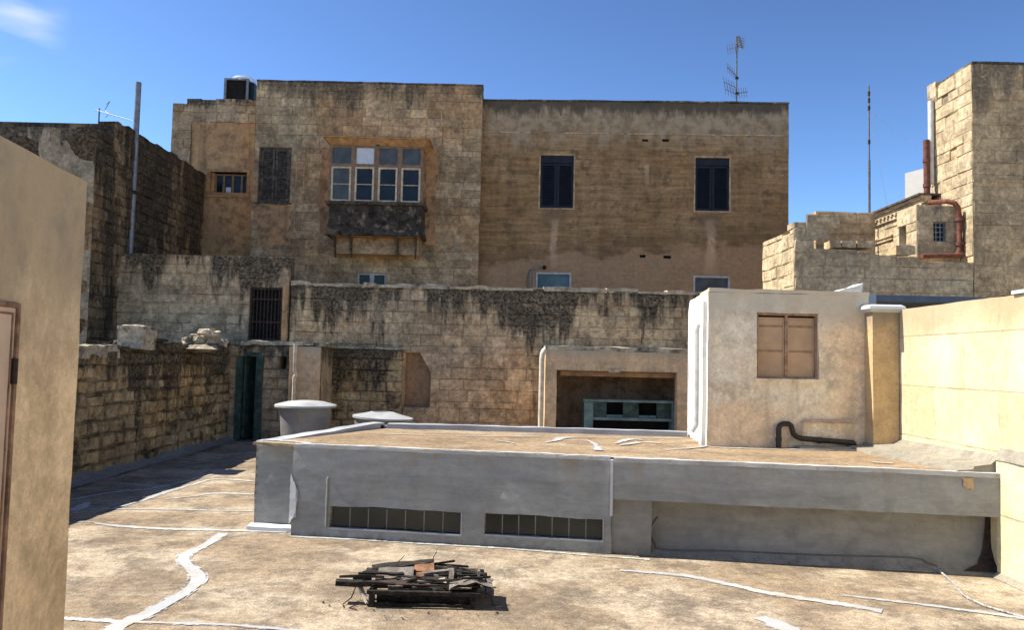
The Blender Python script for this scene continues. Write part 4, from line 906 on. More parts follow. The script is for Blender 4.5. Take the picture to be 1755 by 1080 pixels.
in_ = (sw[0]+.18, sw[1]-.02, sw[2]+.08, sw[3]-.12)
m = MB(); win_frame(m, FB0, in_, .06, -.18, -.24)
for i in (1, 2, 3): u = in_[0]+(in_[1]-in_[0])*i/4; m.wbox(FB0, u-.035, u+.035, in_[2]+.06, in_[3]-.06, -.18, -.24)
m.build('sash', MT['browntrim'], sf); pane(FB0, in_, -.24).build('pane', MT['glass'], sf)
MB().wbox(FB0, sw[0]+.09, in_[0], sw[2]+.09, sw[3]-.09, -.12, -.30).build('shutter', MT['ochre'], sf)
u = in_[0]+(in_[1]-in_[0])*.30; MB().wbox(FB0, u, u+.17, in_[2]+.07, in_[2]+.24, -.225, -.235).build('pale_paper', MT['palepane'], sf)
MB().wbox(FB0, sw[0]-.05, sw[1]+.02, sw[2]-.06, sw[2], .06, -.1).build('sill', MT['setback'], sb)

# roof box with the dome
rx0, rx1 = P(384, 150, 27.5).x, P(426, 150, 27.5).x; rz1 = zat(405, 134, 27.5)
rbx = thing('roof_tank_box', 'dark framed box with a shiny domed top on the roof of the narrow orange house', 'water heater', ((rx0+rx1)/2, 27.9, bt))
m = MB().box(rx0+.06, rx1-.06, 27.56, 28.3, bt-.3, rz1-.05); m.build('panel', MT['dark'], rbx)
m = MB()
for x in (rx0, rx1-.08): m.box(x, x+.08, 27.48, 27.55, bt-.3, rz1); m.box(x, x+.08, 28.25, 28.32, bt-.3, rz1)
m.box(rx0+.08, rx1-.08, 27.48, 27.55, rz1-.06, rz1); m.box(rx0, rx0+.08, 27.55, 28.25, rz1-.06, rz1); m.box(rx1-.08, rx1, 27.55, 28.25, rz1-.06, rz1); m.build('frame', MT['steel'], rbx)
m = MB().lathe(((rx0+rx1)/2+.12, 27.9, rz1), [(.42, -.05), (.43, .06), (.36, .13), (.20, .18), (.001, .20)], 32); m.build('dome', MT['dome'], rbx)
MB().box(rx1+.005, rx1+.17, 27.6, 28.3, bt-.3, rz1-.12).build('side_louvre', MT['navy'], rbx)

# balcony house
LA = P(434, 300, 24.9); LB = P(824, 300, 24.9); FLh = Fr(LA, LB); lt = zat(630, 143, 24.9)
bh = thing('balcony_house', 'brown stone house with a closed timber balcony on its upper floor', 'building', ((LA.x+LB.x)/2, 24.9, 0))
ws_ = rect(LA, LB, 443, 252, 498, 347); vt = rect(LA, LB, 479, 212, 490, 218); lo = rect(LA, LB, 612, 468, 662, 492)
m = MB(); ashlar(m, FLh, 0, FLh.L, 2.4, lt, .29, (.42, .85), .008, .0055, [ws_, vt, lo], .16, 71, jit=.006, thick=.5); carcass(m, FLh, 0, FLh.L, 0, lt-.1, 6)
m.build('wall', MT['facade'], bh, disp=[(.012, 1.6)], smooth=False)
m = MB(); m.wbox(FLh, -.015, FLh.L+.015, lt, lt+.05, .025, -.5, .3); m.build('coping', MT['darkfront'], bh, disp=[(.02, 2)])
m = MB(); ub0 = OW(LA, LB, 505, 300)[0]
for ppx in (508, 521): uu_ = OW(LA, LB, ppx, 300)[0]; MB().wbox(FLh, uu_-.02, uu_+.02, 4.5, lt-.9, .022, 0).build('flashing_strip', MT['facade'], bh)
uu_ = OW(LA, LB, 757, 200)[0]; m.wbox(FLh, uu_-.02, uu_+.02, zat(757, 262, 24.9), zat(757, 192, 24.9), .03, 0); m.build('flashing_strip', MT['setstone'], bh)
# rendered patches of ochre around the balcony and below the shuttered window
m = MB()
for x0_, y0_, x1_, y1_ in ((442, 352, 497, 420), (548, 255, 566, 400), (728, 250, 748, 420)):
    r_ = rect(LA, LB, x0_, y0_, x1_, y1_); R = random.Random(int(x0_)); pts = []
    for k in range(8): pts.append(FLh(r_[0]+R.uniform(-.06, .06), r_[2]+(r_[3]-r_[2])*k/7, .014))
    for k in range(7, -1, -1): pts.append(FLh(r_[1]+R.uniform(-.06, .06), r_[2]+(r_[3]-r_[2])*k/7, .014))
    m = MB()
    for k in range(7): m.face((pts[k], pts[15-k], pts[14-k], pts[k+1]))
    m.build('render_patch', MT['wash'], bh)
# shuttered window
m = MB(); win_frame(m, FLh, ws_, .055, -.02, -.12); sw_ = m.build('shuttered_window', MT['oldwood'], bh); um = (ws_[0]+ws_[1])/2
for a, b in ((ws_[0]+.06, um-.01), (um+.01, ws_[1]-.06)):
    m = MB(); win_frame(m, FLh, (a, b, ws_[2]+.06, ws_[3]-.06), .075, -.03, -.075); zmid = ws_[2]+(ws_[3]-ws_[2])*.46; m.wbox(FLh, a+.075, b-.075, zmid-.04, zmid+.04, -.03, -.075)
    z = ws_[2]+.15
    while z < ws_[3]-.16: m.hexa([FLh(a+.075, z, -.04), FLh(b-.075, z, -.04), FLh(b-.075, z+.01, -.07), FLh(a+.075, z+.01, -.07), FLh(a+.075, z+.012, -.04), FLh(b-.075, z+.012, -.04), FLh(b-.075, z+.05, -.07), FLh(a+.075, z+.05, -.07)]); z += .052
    m.build('shutter', MT['oldwood'], sw_)
pane(FLh, (ws_[0]+.05, ws_[1]-.05, ws_[2]+.05, ws_[3]-.05), -.09).build('pane', MT['glass'], sw_)
MB().wbox(FLh, ws_[0]-.06, ws_[1]+.06, ws_[2]-.05, ws_[2], .06, -.1).build('sill', MT['oldwood'], sw_)
pane(FLh, vt, -.12).build('vent', MT['dark'], bh)
m = MB(); win_frame(m, FLh, lo, .06, -.04, -.12); um = (lo[0]+lo[1])/2; m.wbox(FLh, um-.07, um+.07, lo[2], lo[3]-.06, -.03, -.12); lw_ = m.build('low_window', MT['paleframe'], bh); pane(FLh, lo, -.10, .02).build('pane', MT['glass'], lw_)

# timber balcony
by = 23.95
GA = P(567, 300, by); GB = P(723, 300, by); FG = Fr(GA, GB); zc = lambda y: zat(645, y, by)
back = -(24.9-by)-.02
m = MB(); m.wbox(FG, .03, FG.L-.03, zc(405), zc(250), -.06, back, None, 'f')
m.quad(FG(.03, zc(405), -.06), FG(FG.L-.03, zc(405), -.06), FG(FG.L-.03, zc(352), -.06), FG(.03, zc(352), -.06))
bal = m.build('balcony', MT['ochre'], bh)
def bhex(z0, z1, e0, e1, nm, mat, **k):
    m = MB(); m.hexa([FG(-e0, z0, e0), FG(FG.L+e0, z0, e0), FG(FG.L+e0, z0, back), FG(-e0, z0, back), FG(-e1, z1, e1), FG(FG.L+e1, z1, e1), FG(FG.L+e1, z1, back), FG(-e1, z1, back)], .2); return m.build(nm, mat, bal, **k)
bhex(zc(250), zc(240), .02, .20, 'cornice', MT['ochre'])
m = MB(); m.hexa([FG(-.24, zc(239.8), .24), FG(FG.L+.24, zc(240.5), .24), FG(FG.L+.24, zc(240.5), back), FG(-.24, zc(239.8), back), FG(-.24, zc(238), .24), FG(FG.L+.24, zc(238), .24), FG(FG.L+.22, zc(233), back), FG(-.2, zc(233), back)], .2); m.build('canopy', MT['ochre'], bal, disp=[(.012, 2.5)])
cols = [(567, 602.5), (607.5, 642), (647.5, 682), (687, 721.5)]
gu = lambda x: OW(GA, GB, x, 300)[0]
m = MB()
for xa_, xb_ in ((563.5, 567.6), (602, 608), (642, 648), (682, 687.5), (721, 724.5)): m.wbox(FG, gu(xa_), gu(xb_), zc(347), zc(250), .0, -.08)
for ya_2, yb_2 in ((252.5, 250), (287.5, 282)): m.wbox(FG, gu(563.5), gu(724.5), zc(ya_2), zc(yb_2), -.006, -.078)
m.build('timber_frame', MT['browntrim'], bal, disp=[(.004, 4)])
for k, (a, b) in enumerate(cols):
    o = (gu(a)+.015, gu(b)-.015, zc(346), zc(286.5)); m = MB(); win_frame(m, FG, o, .055, .004, -.055); zm_ = (o[2]+o[3])/2; m.wbox(FG, o[0]+.055, o[1]-.055, zm_-.012, zm_+.012, -.005, -.05); m.build('sash', MT['sash'], bal, bevel=.004)
    pane(FG, o, -.04, .03).build('pane', MT['glassgrey'] if k == 0 else MT['glass'], bal)
    o = (gu(a), gu(b), zc(283), zc(251.5)); m = MB(); win_frame(m, FG, o, .035, -.012, -.06); m.build('top_frame', MT['browntrim'], bal); pane(FG, o, -.04, .02).build('top_pane', MT['palepane'] if k == 1 else MT['glassgrey'], bal)
bhex(zc(352), zc(346.5), .10, .13, 'ledge', MT['oldwood'], disp=[(.015, 4)])
bhex(zc(393), zc(352.5), .025, .02, 'apron', MT['blackwood'], disp=[(.012, 5)])
for k, (a, b) in enumerate(((566, 601), (606, 641), (644, 680), (684, 720))):
    m = MB(); o = (gu(a), gu(b), zc(386), zc(358)); win_frame(m, FG, o, .05, .05, .02); m.wbox(FG, o[0]+.1, o[1]-.1, o[2]+.1, o[3]-.1, .042, .02); m.build('apron_panel', MT['blackwood'], bal, disp=[(.02, 6)])
bhex(zc(404), zc(393.5), .10, .06, 'base_moulding', MT['blackwood'], disp=[(.02, 4)])
m = MB(); m.wbox(FG, .12, FG.L-.08, zc(433), zc(404.5), -.35, back, .2); m.build('corbel_course', MT['setstone'], bal, disp=[(.012, 3)])
m = MB()
for x in (575, 603, 683, 714): u = gu(x); MB().prism([FG(u-.025, zc(405), .02), FG(u-.025, zc(405), -.36), FG(u-.025, zc(440), -.36), FG(u-.025, zc(432), -.30)], FG(.05, 0)-FG(0, 0)).build('bracket', MT['oldwood'], bal)

# plain rendered house
RA = P(824.5, 300, 25.25); RB = P(1351.5, 300, 24.9); FRh = Fr(RA, RB); rt = OW(RA, RB, 1090, 175)[1]
ph = thing('rendered_house', 'wide brown rendered house with two navy shuttered windows and a flat roof', 'building', ((RA.x+RB.x)/2, 25, 0))
wn = [rect(RA, RB, 925, 265, 984, 357), rect(RA, RB, 1190.5, 269, 1251, 362)]
wl = [rect(RA, RB, 918, 467, 979, 506), rect(RA, RB, 1188, 473, 1251, 510)]
vs_ = [rect(RA, RB, *q) for q in ((1097, 437, 1107, 442), (1137, 438, 1150, 443), (1101, 238, 1112, 242), (1135, 238, 1147, 242.5))]
m = MB(); panel(m, FRh, 0, FRh.L, 2, rt, wn+wl+vs_, .12, .12); carcass(m, FRh, 0, FRh.L, 0, rt, 7); m.build('wall', MT['brown'], ph, disp=[(.02, .9), (.006, 5)], ang=50)
m = MB(); m.wbox(FRh, .02, FRh.L+.01, rt, rt+.05, .03, -.4, .3); m.build('coping', MT['darkfront'], ph, disp=[(.02, 2)])
zbnd = OW(RA, RB, 1090, 229)[1]; m = MB().wbox(FRh, 0, FRh.L, zbnd-.03, zbnd+.02, .018, 0, .2); m.build('string_line', MT['setstone'], ph, disp=[(.012, 2)])
for k, o in enumerate(wn):
    m = MB(); win_frame(m, FRh, (o[0]-.03, o[1]+.03, o[2]-.04, o[3]+.03), .05, .014, -.05); wf = m.build('shuttered_window', MT['setstone'], ph); um = (o[0]+o[1])/2; zt_ = o[3]-.28
    MB().wbox(FRh, o[0]+.02, o[1]-.02, zt_+.02, o[3]-.02, -.05, -.09).build('transom_panel', MT['navy'], wf)
    for a, b in ((o[0]+.02, um-.008), (um+.008, o[1]-.02)):
        m = MB(); win_frame(m, FRh, (a, b, o[2]+.02, zt_), .07, -.055, -.10); z = o[2]+.1
        while z < zt_-.1: m.hexa([FRh(a+.07, z, -.06), FRh(b-.07, z, -.06), FRh(b-.07, z+.01, -.09), FRh(a+.07, z+.01, -.09), FRh(a+.07, z+.01, -.06), FRh(b-.07, z+.01, -.06), FRh(b-.07, z+.05, -.09), FRh(a+.07, z+.05, -.09)]); z += .05
        m.build('shutter', MT['navy'], wf)
    MB().wbox(FRh, o[0], o[1], o[2], o[3], -.105, -.119).build('dark_backing', MT['dark'], wf)
for k, o in enumerate(wl):
    m = MB(); win_frame(m, FRh, o, .06, .015, -.08); wf = m.build('low_window', MT['paleframe'], ph); pane(FRh, o, -.06, .04).build('pane', MT['teal'] if k == 0 else MT['glassgrey'], wf)
for o in vs_: pane(FRh, o, -.09).build('vent', MT['dark'], ph)
cu = lambda x, y, o=.05: FRh(*OW(RA, RB, x, y), o)
MB().tube([cu(909, 500), cu(909, 470), cu(912, 463), cu(919, 460), cu(931, 459)], .03, 8).build('conduit', MT['steel'], ph)
MB().lathe(cu(933, 459, .08), [(.05, -.06), (.06, 0), (.05, .05), (.001, .07)], 12).build('outdoor_lamp', MT['dark'], ph)
MB().tube([cu(909, 462), cu(905, 470), cu(903, 482), cu(904, 500)], .012, 6).build('loose_cable', MT['seam'], ph)

# roof antenna
aY = 26.5; a0 = P(1262, 178, aY); a1 = P(1264, 62, aY)
ra = thing('roof_antenna', 'tall TV antenna mast with crossed arms on the plain rendered house', 'antenna', (a0.x, aY, rt))
MB().tube([(a0.x, aY, rt-.4), (a0.x, aY, a1.z)], .03, 8).build('mast', MT['alu'], ra)
def AP(x, y): q = P(x, y, aY); return V((q.x, aY, q.z))
for x0_, y0_, x1_, y1_ in ((1246, 114, 1262, 130), (1240, 140, 1262, 150), (1262, 160, 1282, 157), (1246, 85, 1268, 78), (1242, 152, 1266, 163)):
    m = MB(); p, q = AP(x0_, y0_), AP(x1_, y1_); m.tube([p, q], .012, 5); n_ = 5
    for i in range(n_):
        c = p.lerp(q, (i+.2)/n_); m.tube([c+V((-.05, -.1, .14)), c+V((.05, .1, -.14))], .008, 4)
    m.build('antenna_arm', MT['alu'], ra)
m = MB(); c = AP(1268, 72)
for i in range(5): m.bar(c+V((-.17, -.05, .16-.08*i)), c+V((.17, .05, .14-.08*i)), .02, .02)
m.bar(c+V((-.05, 0, .2)), c+V((.08, 0, -.22)), .14, .05); m.build('panel_antenna', MT['steel'], ra)
for k, z in enumerate((132, 158)): MB().tube([AP(1263, z), AP(1263, z+3)], .06, 8).build('clamp', MT['iron'], ra)

# ================================================================== RIGHT-HAND CLUSTER
TY = 18.0; TX = P(1667, 300, TY).x
FTl = Fr((TX, TY+1.78), (TX, TY)); FTf = Fr((TX, TY), (TX+6, TY)); tt = zat(1668, 109, TY)
tw = thing('stone_tower_house', 'tall stone house at the far right, its narrow left side bright in the sun', 'building', (TX+2, TY+1, 0))
h1 = rect((TX, TY+1.78), (TX, TY), 1615, 163, 1625, 179); h2 = rect((TX, TY+1.78), (TX, TY), 1628, 254, 1640, 273)
m = MB(); ashlar(m, FTl, 0, FTl.L, 2, tt, .31, (.35, .8), .014, .010, [h1, h2], .25, 81, jit=.008, thick=.3); m.build('side_wall', MT['tower'], tw, disp=[(.018, 2)], smooth=False)
for h_ in (h1, h2): pane(FTl, h_, -.16, -.01).build('hole_shade', MT['dark'], tw)  # near-black panes paint in the shade inside the holes
m = MB(); ashlar(m, FTf, 0, 6, 2, tt, .31, (.45, .9), .010, .007, [], .2, 82, thick=.3); m.wbox(FTf, 0, 6, 0, 2.0, 0, -.3, None, ''); m.box(TX+.02, TX+6, TY+.3, TY+1.76, 0, tt-.15); m.build('front_wall', MT['towerfront'], tw, disp=[(.018, 1.6)], smooth=False)
m = MB().box(TX+.0, TX+6, TY-.03, TY+1.8, tt, tt+.05, .4); m.build('coping', MT['darkfront'], tw, disp=[(.02, 2)])
zs_ = zat(1700, 308, TY); m = MB().wbox(FTf, 0, 6, zs_-.05, zs_, .03, 0, .3); m.build('string_course', MT['towerfront'], tw, disp=[(.012, 3)])
bx = P(1598, 160, TY+1.7); zq = zat(1598, 178, TY+1.7); zp = zat(1598, 146, TY+1.7)
m = MB(); m.hexa([(bx.x-.02, TY+1.45, zq), (bx.x+.22, TY+1.45, zq), (bx.x+.22, TY+1.76, zq), (bx.x-.02, TY+1.76, zq), (bx.x-.08, TY+1.4, zq+.12), (bx.x+.22, TY+1.4, zq+.12), (bx.x+.22, TY+1.8, zq+.12), (bx.x-.08, TY+1.8, zq+.12)], .1); m.box(bx.x-.08, bx.x+.22, TY+1.4, TY+1.8, zq+.121, zp, .1); m.build('rain_hopper', MT['palestone'], tw, disp=[(.01, 5)])
wz = zat(1598, 315, TY+1.62); MB().tube([(TX-.09, TY+1.62, zq+.05), (TX-.09, TY+1.62, wz)], .07, 12).build('white_downpipe', MT['whitepipe'], tw)

# low front wall with broken blocks
UA = V((P(1361, 440, TY).x, TY, 0)); UB = V((TX-.005, TY, 0)); FU = Fr(UA, UB); z1 = zat(1500, 446, TY)
rw = thing('ruined_wall', 'broken stone wall with uneven blocks on top, in front of the cornice house', 'wall', ((UA.x+UB.x)/2, TY, 0))
def utop(u):
    x = 1361+(1668-1361)*u/FU.L
    if x < 1390: return zat(1361, 390-(x-1361)*.95, TY)
    if x < 1414: return zat(1400, 362, TY)
    if x < 1492: return zat(1450, 427, TY)
    if x < 1560: return zat(1520, 437, TY)
    return z1+.02
m = MB(); ashlar(m, FU, 0, FU.L, 1.5, utop, .29, (.38, .8), .014, .009, seed=91, thick=.45, zmax=5.9, rough=.03); carcass(m, FU, 0, FU.L, 0, z1-.2, .45)
m.build('stonework', MT['ruin'], rw, disp=[(.02, 2.5)], smooth=False)
FUl = Fr((UA.x, TY+2.25), (UA.x, TY)); zl_ = zat(1361, 390, TY)
m = MB(); ashlar(m, FUl, 0, FUl.L, 1.5, lambda u: zl_-.02, .29, (.36, .75), .016, .011, seed=92, thick=.4, zmax=zl_); carcass(m, FUl, 0, FUl.L, 0, zl_-.2, .4)
m.build('lit_return', MT['tower'], rw, disp=[(.02, 2.5)], smooth=False)
R = random.Random(4)
for k, (x0_, x1_, y0_, y1_, lab) in enumerate(((1418, 1436, 426, 441, 'leftmost loose block on the broken stone wall'), (1438, 1462, 425, 442, 'widest loose block on the broken stone wall'), (1464, 1490, 427, 443, 'third loose block from the left on the broken stone wall'), (1530, 1562, 425, 440, 'pale loose block near the window box on the broken stone wall'))):
    a, b = P(x0_, y1_, TY+.2), P(x1_, y0_, TY+.2); zb_ = utop((1361-1361+(x0_+x1_)/2-1361)/(1668-1361)*FU.L)
    m = MB().box(a.x, b.x, TY+.03, TY+.4, zb_+.035, max(b.z+.03, zb_+.2), .08); tag(m.build('loose_block', MT['ruin'], disp=[(.03, 4)]), lab, 'stone block', 'loose blocks along the broken wall')
# wall standing further back
kA = P(1398, 380, 20.4); kB = P(1500, 380, 20.4); FKb = Fr(kA, kB); kz = zat(1450, 363, 20.4)
bw_ = thing('parapet_wall', 'brown stone wall just behind the broken wall, below the tall thin mast', 'wall', ((kA.x+kB.x)/2, 20.4, 0))
m = MB(); ashlar(m, FKb, 0, FKb.L, 2, kz, .3, (.4, .8), .012, .008, seed=93, thick=.4); carcass(m, FKb, 0, FKb.L, 0, kz-.1, .4); m.build('stonework', MT['towerfront'], bw_, disp=[(.02, 2)], smooth=False)
# cornice house
cX = P(1577, 380, 19.7).x; FCn = Fr((cX, 23.4), (cX, 19.35)); cz1 = zat(1575, 338, 19.7)
ch = thing('cornice_house', 'low sunlit house with a moulded cornice running back behind the broken wall', 'building', (cX+1, 21, 0))
sl_ = rect((cX, 23.4), (cX, 19.35), 1540, 388, 1553, 424)
m = MB(); ashlar(m, FCn, 0, FCn.L, 1.5, cz1-.2, .3, (.4, .8), .010, .008, [], .3, 95, thick=.3); carcass(m, FCn, 0, FCn.L, 0, cz1-.25, 3); m.build('wall', MT['tower'], ch, disp=[(.015, 2)], smooth=False)
m = MB()
for (zz0, zz1, e) in ((cz1-.34, cz1-.26, .06), (cz1-.2, cz1-.1, .10), (cz1-.1, cz1-.02, .16)): m.wbox(FCn, -.05, FCn.L, zz0, zz1, e, -.1, .3)
u = .1
while u < FCn.L-.1: m.wbox(FCn, u, u+.1, cz1-.26, cz1-.2, .10, -.1); u += .22
m.build('cornice', MT['tower'], ch, disp=[(.01, 4)])
m = MB(); m.wbox(FCn, -.1, FCn.L+.02, cz1-.018, cz1+.03, .22, -3, .4); m.build('roof_edge', MT['oldwood'], ch)
m = MB(); pz0 = zat(1520, 412, 21.3)
for k in range(2): z_ = pz0+.10*k; m.wbox(FCn, .3, 2.3, z_, z_+.04, .05, 0, .3)
m.build('string_course', MT['tower'], ch, disp=[(.01, 4)])
# window box with brown pipes
wY = 18.5; wbA = P(1571, 390, wY); FWb = Fr((wbA.x, wY), (TX+.0, wY)); wt = zat(1605, 352, wY); wb_ = zat(1605, 440, wY)
wb = thing('window_annexe', 'small stone annexe with a barred window beside the tall stone house', 'building', (wbA.x+.4, wY+.1, 0))
o_ = rect((wbA.x, wY), (TX, wY), 1600, 380, 1622, 414)
m = MB(); ashlar(m, FWb, 0, FWb.L-.01, 1.5, wt, .29, (.4, .7), .010, .008, [o_], .2, 97, thick=.4); m.wbox(FWb, .02, FWb.L-.01, 0, wt-.1, -.02, -.95, None, 'fl'); m.build('wall', MT['ruin'], wb, disp=[(.012, 3)], smooth=False)
FWl = Fr((wbA.x, wY+.95), (wbA.x, wY)); sl2 = rect((wbA.x, wY+.95), (wbA.x, wY), 1541, 388, 1553, 424)
m = MB(); ashlar(m, FWl, 0, FWl.L, 1.5, wt, .29, (.3, .6), .010, .008, [sl2], .25, 98, thick=.2); m.build('lit_side', MT['tower'], wb, disp=[(.012, 3)], smooth=False)
pane(FWl, sl2, -.22).build('slit', MT['dark'], wb)
m = MB(); win_frame(m, FWb, o_, .03, -.08, -.14)
for i in (1, 2): u = o_[0]+(o_[1]-o_[0])*i/3; m.wbox(FWb, u-.01, u+.01, o_[2]+.03, o_[3]-.03, -.09, -.12)
for i in (1, 2, 3): z = o_[2]+(o_[3]-o_[2])*i/4; m.wbox(FWb, o_[0]+.03, o_[1]-.03, z-.01, z+.01, -.085, -.12)
gw = m.build('window', MT['steel'], wb); pane(FWb, o_, -.14).build('pane', MT['glass'], gw)
def BPt(x, y, Y=18.36): q = P(x, y, Y); return q
bp = thing('brown_drain_pipe', 'red-brown drain pipe bending round the small stone annexe', 'pipe', BPt(1590, 437))
MB().tube([BPt(1587.5, 240, 19.6), BPt(1589, 343, 19.6)], .075, 14).build('upright', MT['brownpipe'], bp)
MB().tube([BPt(1589, 345, 19.6), BPt(1594, 347, 19.3), BPt(1624, 345, 18.45), BPt(1636, 348), BPt(1642, 356), BPt(1644, 372), BPt(1645, 425), BPt(1644, 432)], .062, 14).build('bend', MT['brownpipe'], bp)
MB().tube([BPt(1650, 437, 18.3), BPt(1580, 439, 18.3)], .055, 12).build('foot_run', MT['brownpipe'], bp)
for x, y, v in ((1588, 275, 19.6), (1588.6, 318, 19.6), (1644.5, 376, 18.36), (1645, 418, 18.36), (1644, 434, 18.36)): MB().tube([BPt(x, y-3, v), BPt(x, y+3, v)], .09, 14).build('collar', MT['brownpipe'], bp)
# white box behind
wy = 26.; m = MB(); a, b = P(1551, 300, wy), P(1600, 300, wy)
m.hexa([(a.x, wy, 4), (b.x+1, wy-2.2, 4), (b.x+1.6, wy+2, 4), (a.x+1.3, wy+2, 4), (a.x, wy, zat(1551, 297, wy)), (b.x+1, wy-2.2, zat(1590, 281, wy)), (b.x+1.6, wy+2, zat(1590, 281, wy)), (a.x+1.3, wy+2, zat(1551, 297, wy))])
wh = tag(m.build('white_roof_room', MT['plaster_box']), 'plain white roof room seen behind the red-brown drain pipe', 'building')
# thin mast
my = 22.; q0 = P(1490, 370, my); q1 = P(1489.5, 146, my)
ms = thing('radio_mast', 'tall thin radio mast rising behind the brown parapet wall', 'mast', (q0.x, my, 3))
MB().tube([(q0.x, my, 3), (q0.x, my, q0.z+1.6)], .036, 8).tube([(q0.x, my, q0.z+1.55), (q0.x, my, q1.z)], .022, 8).build('pole', MT['alu'], ms)
m = MB()
for y in (160, 172, 185, 243): z = zat(1490, y, my); m.tube([(q0.x, my, z-.06), (q0.x, my, z+.06)], .036, 8)
m.build('fittings', MT['iron'], ms)
tz_ = zat(1490, 190, my)
for k, (x, y, Y) in enumerate(((1522, 360, 23.), (1600, 275, 26.))): MB().tube([(q0.x, my, tz_), P(x, y, Y)], .005, 4).build('guy_wire', MT['whitepipe'], ms)

# ================================================================== SCRAP HEAP ON THE FLOOR
SG = 'pieces of the scrap heap'
H0 = G(632, 1041); HX, HY = H0.x, H0.y
def hv(x, y, z): return V((HX+x, HY+y*1.0, z*.88 if z < .17 else .15+(z-.17)*.44))
fm = thing('scrap_frame', 'low dark metal and timber frame at the bottom of the scrap heap', 'frame', hv(.45, .3, 0), SG)
for x, y in ((.02, .02), (.86, .02), (.02, .62), (.88, .62)): m = MB().bar(hv(x, y, 0), hv(x, y, .135), .045, .045); m.build('leg', MT['burnt'], fm)
MB().bar(hv(-.02, .0, .14), hv(.93, .0, .135), .04, .034).build('front_rail', MT['burnt'], fm, bevel=.004)
MB().bar(hv(-.02, .64, .15), hv(.93, .64, .15), .05, .05).build('back_rail', MT['burnt'], fm)
for x in (.02, .3, .6, .87): MB().bar(hv(x, .03, .145), hv(x, .61, .145), .05, .03).build('cross_rail', MT['burnt'], fm)
MB().box(HX+.02, HX+.9, HY+.05, HY+.6, .165, .175).build('tray', MT['iron'], fm)
MB().box(HX+.045, HX+.84, HY+.10, HY+.125, .0, .112, .08).build('under_shade_board', MT['burnt'], fm, disp=[(.02, 5)])  # dark board added so the space under the frame looks shaded
MB().box(HX+.05, HX+.80, HY+.02, HY+.04, .0, .03, .08).build('foot_shade_rail', MT['burnt'], fm, disp=[(.01, 6)])  # dark bar drawn in along the shadow line at the frame's foot
R = random.Random(12)
def plank(p, q, w, h, mat, name, lab, cat='plank', up=(0, 0, 1), disp=((.014, 3.5), (.009, 13))):
    h *= .8
    m = MB(); p, q = V(p), V(q); n = max(3, int((q-p).length/.08)); t = (q-p).normalized(); up = V(up); a = t.cross(up).normalized()*(w/2); b = a.cross(t).normalized()*(h/2)
    for i in range(n):
        s0, s1 = p.lerp(q, i/n), p.lerp(q, (i+1)/n); m.hexa([s0-a-b, s0+a-b, s1+a-b, s1-a-b, s0-a+b, s0+a+b, s1+a+b, s1-a+b], skip='' if n == 1 else ('l' if 0 < i < n-1 else ''))
    return tag(m.build(name, mat, at=(p.lerp(q, .5)), disp=list(disp), smooth=False), lab, cat, SG)
plank(hv(-.30, .10, .20), hv(.34, .14, .19), .09, .045, MT['burnt'], 'charred_plank', 'charred plank sticking out to the left from the scrap heap')
plank(hv(-.06, .42, .30), hv(.48, .50, .40), .12, .03, MT['burnt'], 'charred_board', 'topmost dark board slanting across the back of the scrap heap')
plank(hv(-.10, .36, .28), hv(.42, .40, .27), .11, .035, MT['burnt'], 'charred_board', 'charred board under the topmost board of the scrap heap')
plank(hv(.02, .24, .225), hv(.33, .26, .245), .24, .02, MT['greyboard'], 'grey_board', 'wide weathered grey board lying on the left of the scrap heap', up=(0, -.45, .9))
plank(hv(.33, .36, .30), hv(.50, .37, .32), .15, .012, MT['rust'], 'rusty_plate', 'small rusty plate in the middle of the scrap heap', 'metal plate', up=(.1, -.5, .9))
plank(hv(.45, .44, .33), hv(.95, .36, .24), .08, .04, MT['burnt'], 'charred_plank', 'charred plank sloping down to the right at the back of the scrap heap')
plank(hv(.42, .30, .27), hv(.68, .38, .32), .045, .03, MT['greyboard'], 'grey_stick', 'pale grey stick lying diagonally in the middle of the scrap heap', 'stick')
plank(hv(.05, .12, .19), hv(.70, .13, .20), .07, .04, MT['burnt'], 'charred_plank', 'long charred plank along the front of the scrap heap')
plank(hv(.1, .5, .21), hv(.85, .55, .22), .10, .03, MT['burnt'], 'charred_board', 'flat charred board at the back of the scrap heap')
plank(hv(.20, .20, .235), hv(.72, .24, .23), .06, .03, MT['burnt'], 'charred_plank', 'charred plank beside the wide grey board of the scrap heap')
plank(hv(.66, .10, .16), hv(.66, .24, .40), .045, .04, MT['greyboard'], 'upright_post', 'short grey post standing in the scrap heap', 'post', up=(0, 1, 0))
plank(hv(.69, .2, .17), hv(.69, .28, .42), .03, .03, MT['burnt'], 'upright_bar', 'dark bar standing behind the short grey post', 'bar', up=(0, 1, 0))
plank(hv(.90, .20, .16), hv(.90, .22, .44), .02, .10, MT['greyboard'], 'grey_strip', 'grey slat standing upright at the right end of the scrap heap', 'slat', up=(0, 1, 0))
plank(hv(.96, .14, .06), hv(.96, .16, .43), .012, .012, MT['iron'], 'iron_rod', 'thin iron rod standing at the right end of the scrap heap', 'rod', up=(0, 1, 0))
plank(hv(.68, .34, .26), hv(.90, .32, .25), .09, .05, MT['burnt'], 'charred_block', 'charred block end near the upright slat', 'block')
plank(hv(-.13, .16, .21), hv(-.02, .02, .03), .035, .03, MT['bleached'], 'bleached_stick', 'bleached stick leaning at the left foot of the scrap heap', 'stick')
plank(hv(-.18, .22, .22), hv(-.02, .24, .235), .05, .03, MT['burnt'], 'charred_stub', 'short charred stub at the left end of the scrap heap', 'stub')
plank(hv(.30, .1, .205), hv(.46, .13, .21), .03, .02, MT['bleached'], 'bleached_splinter', 'bleached splinter on the front of the scrap heap', 'stick')
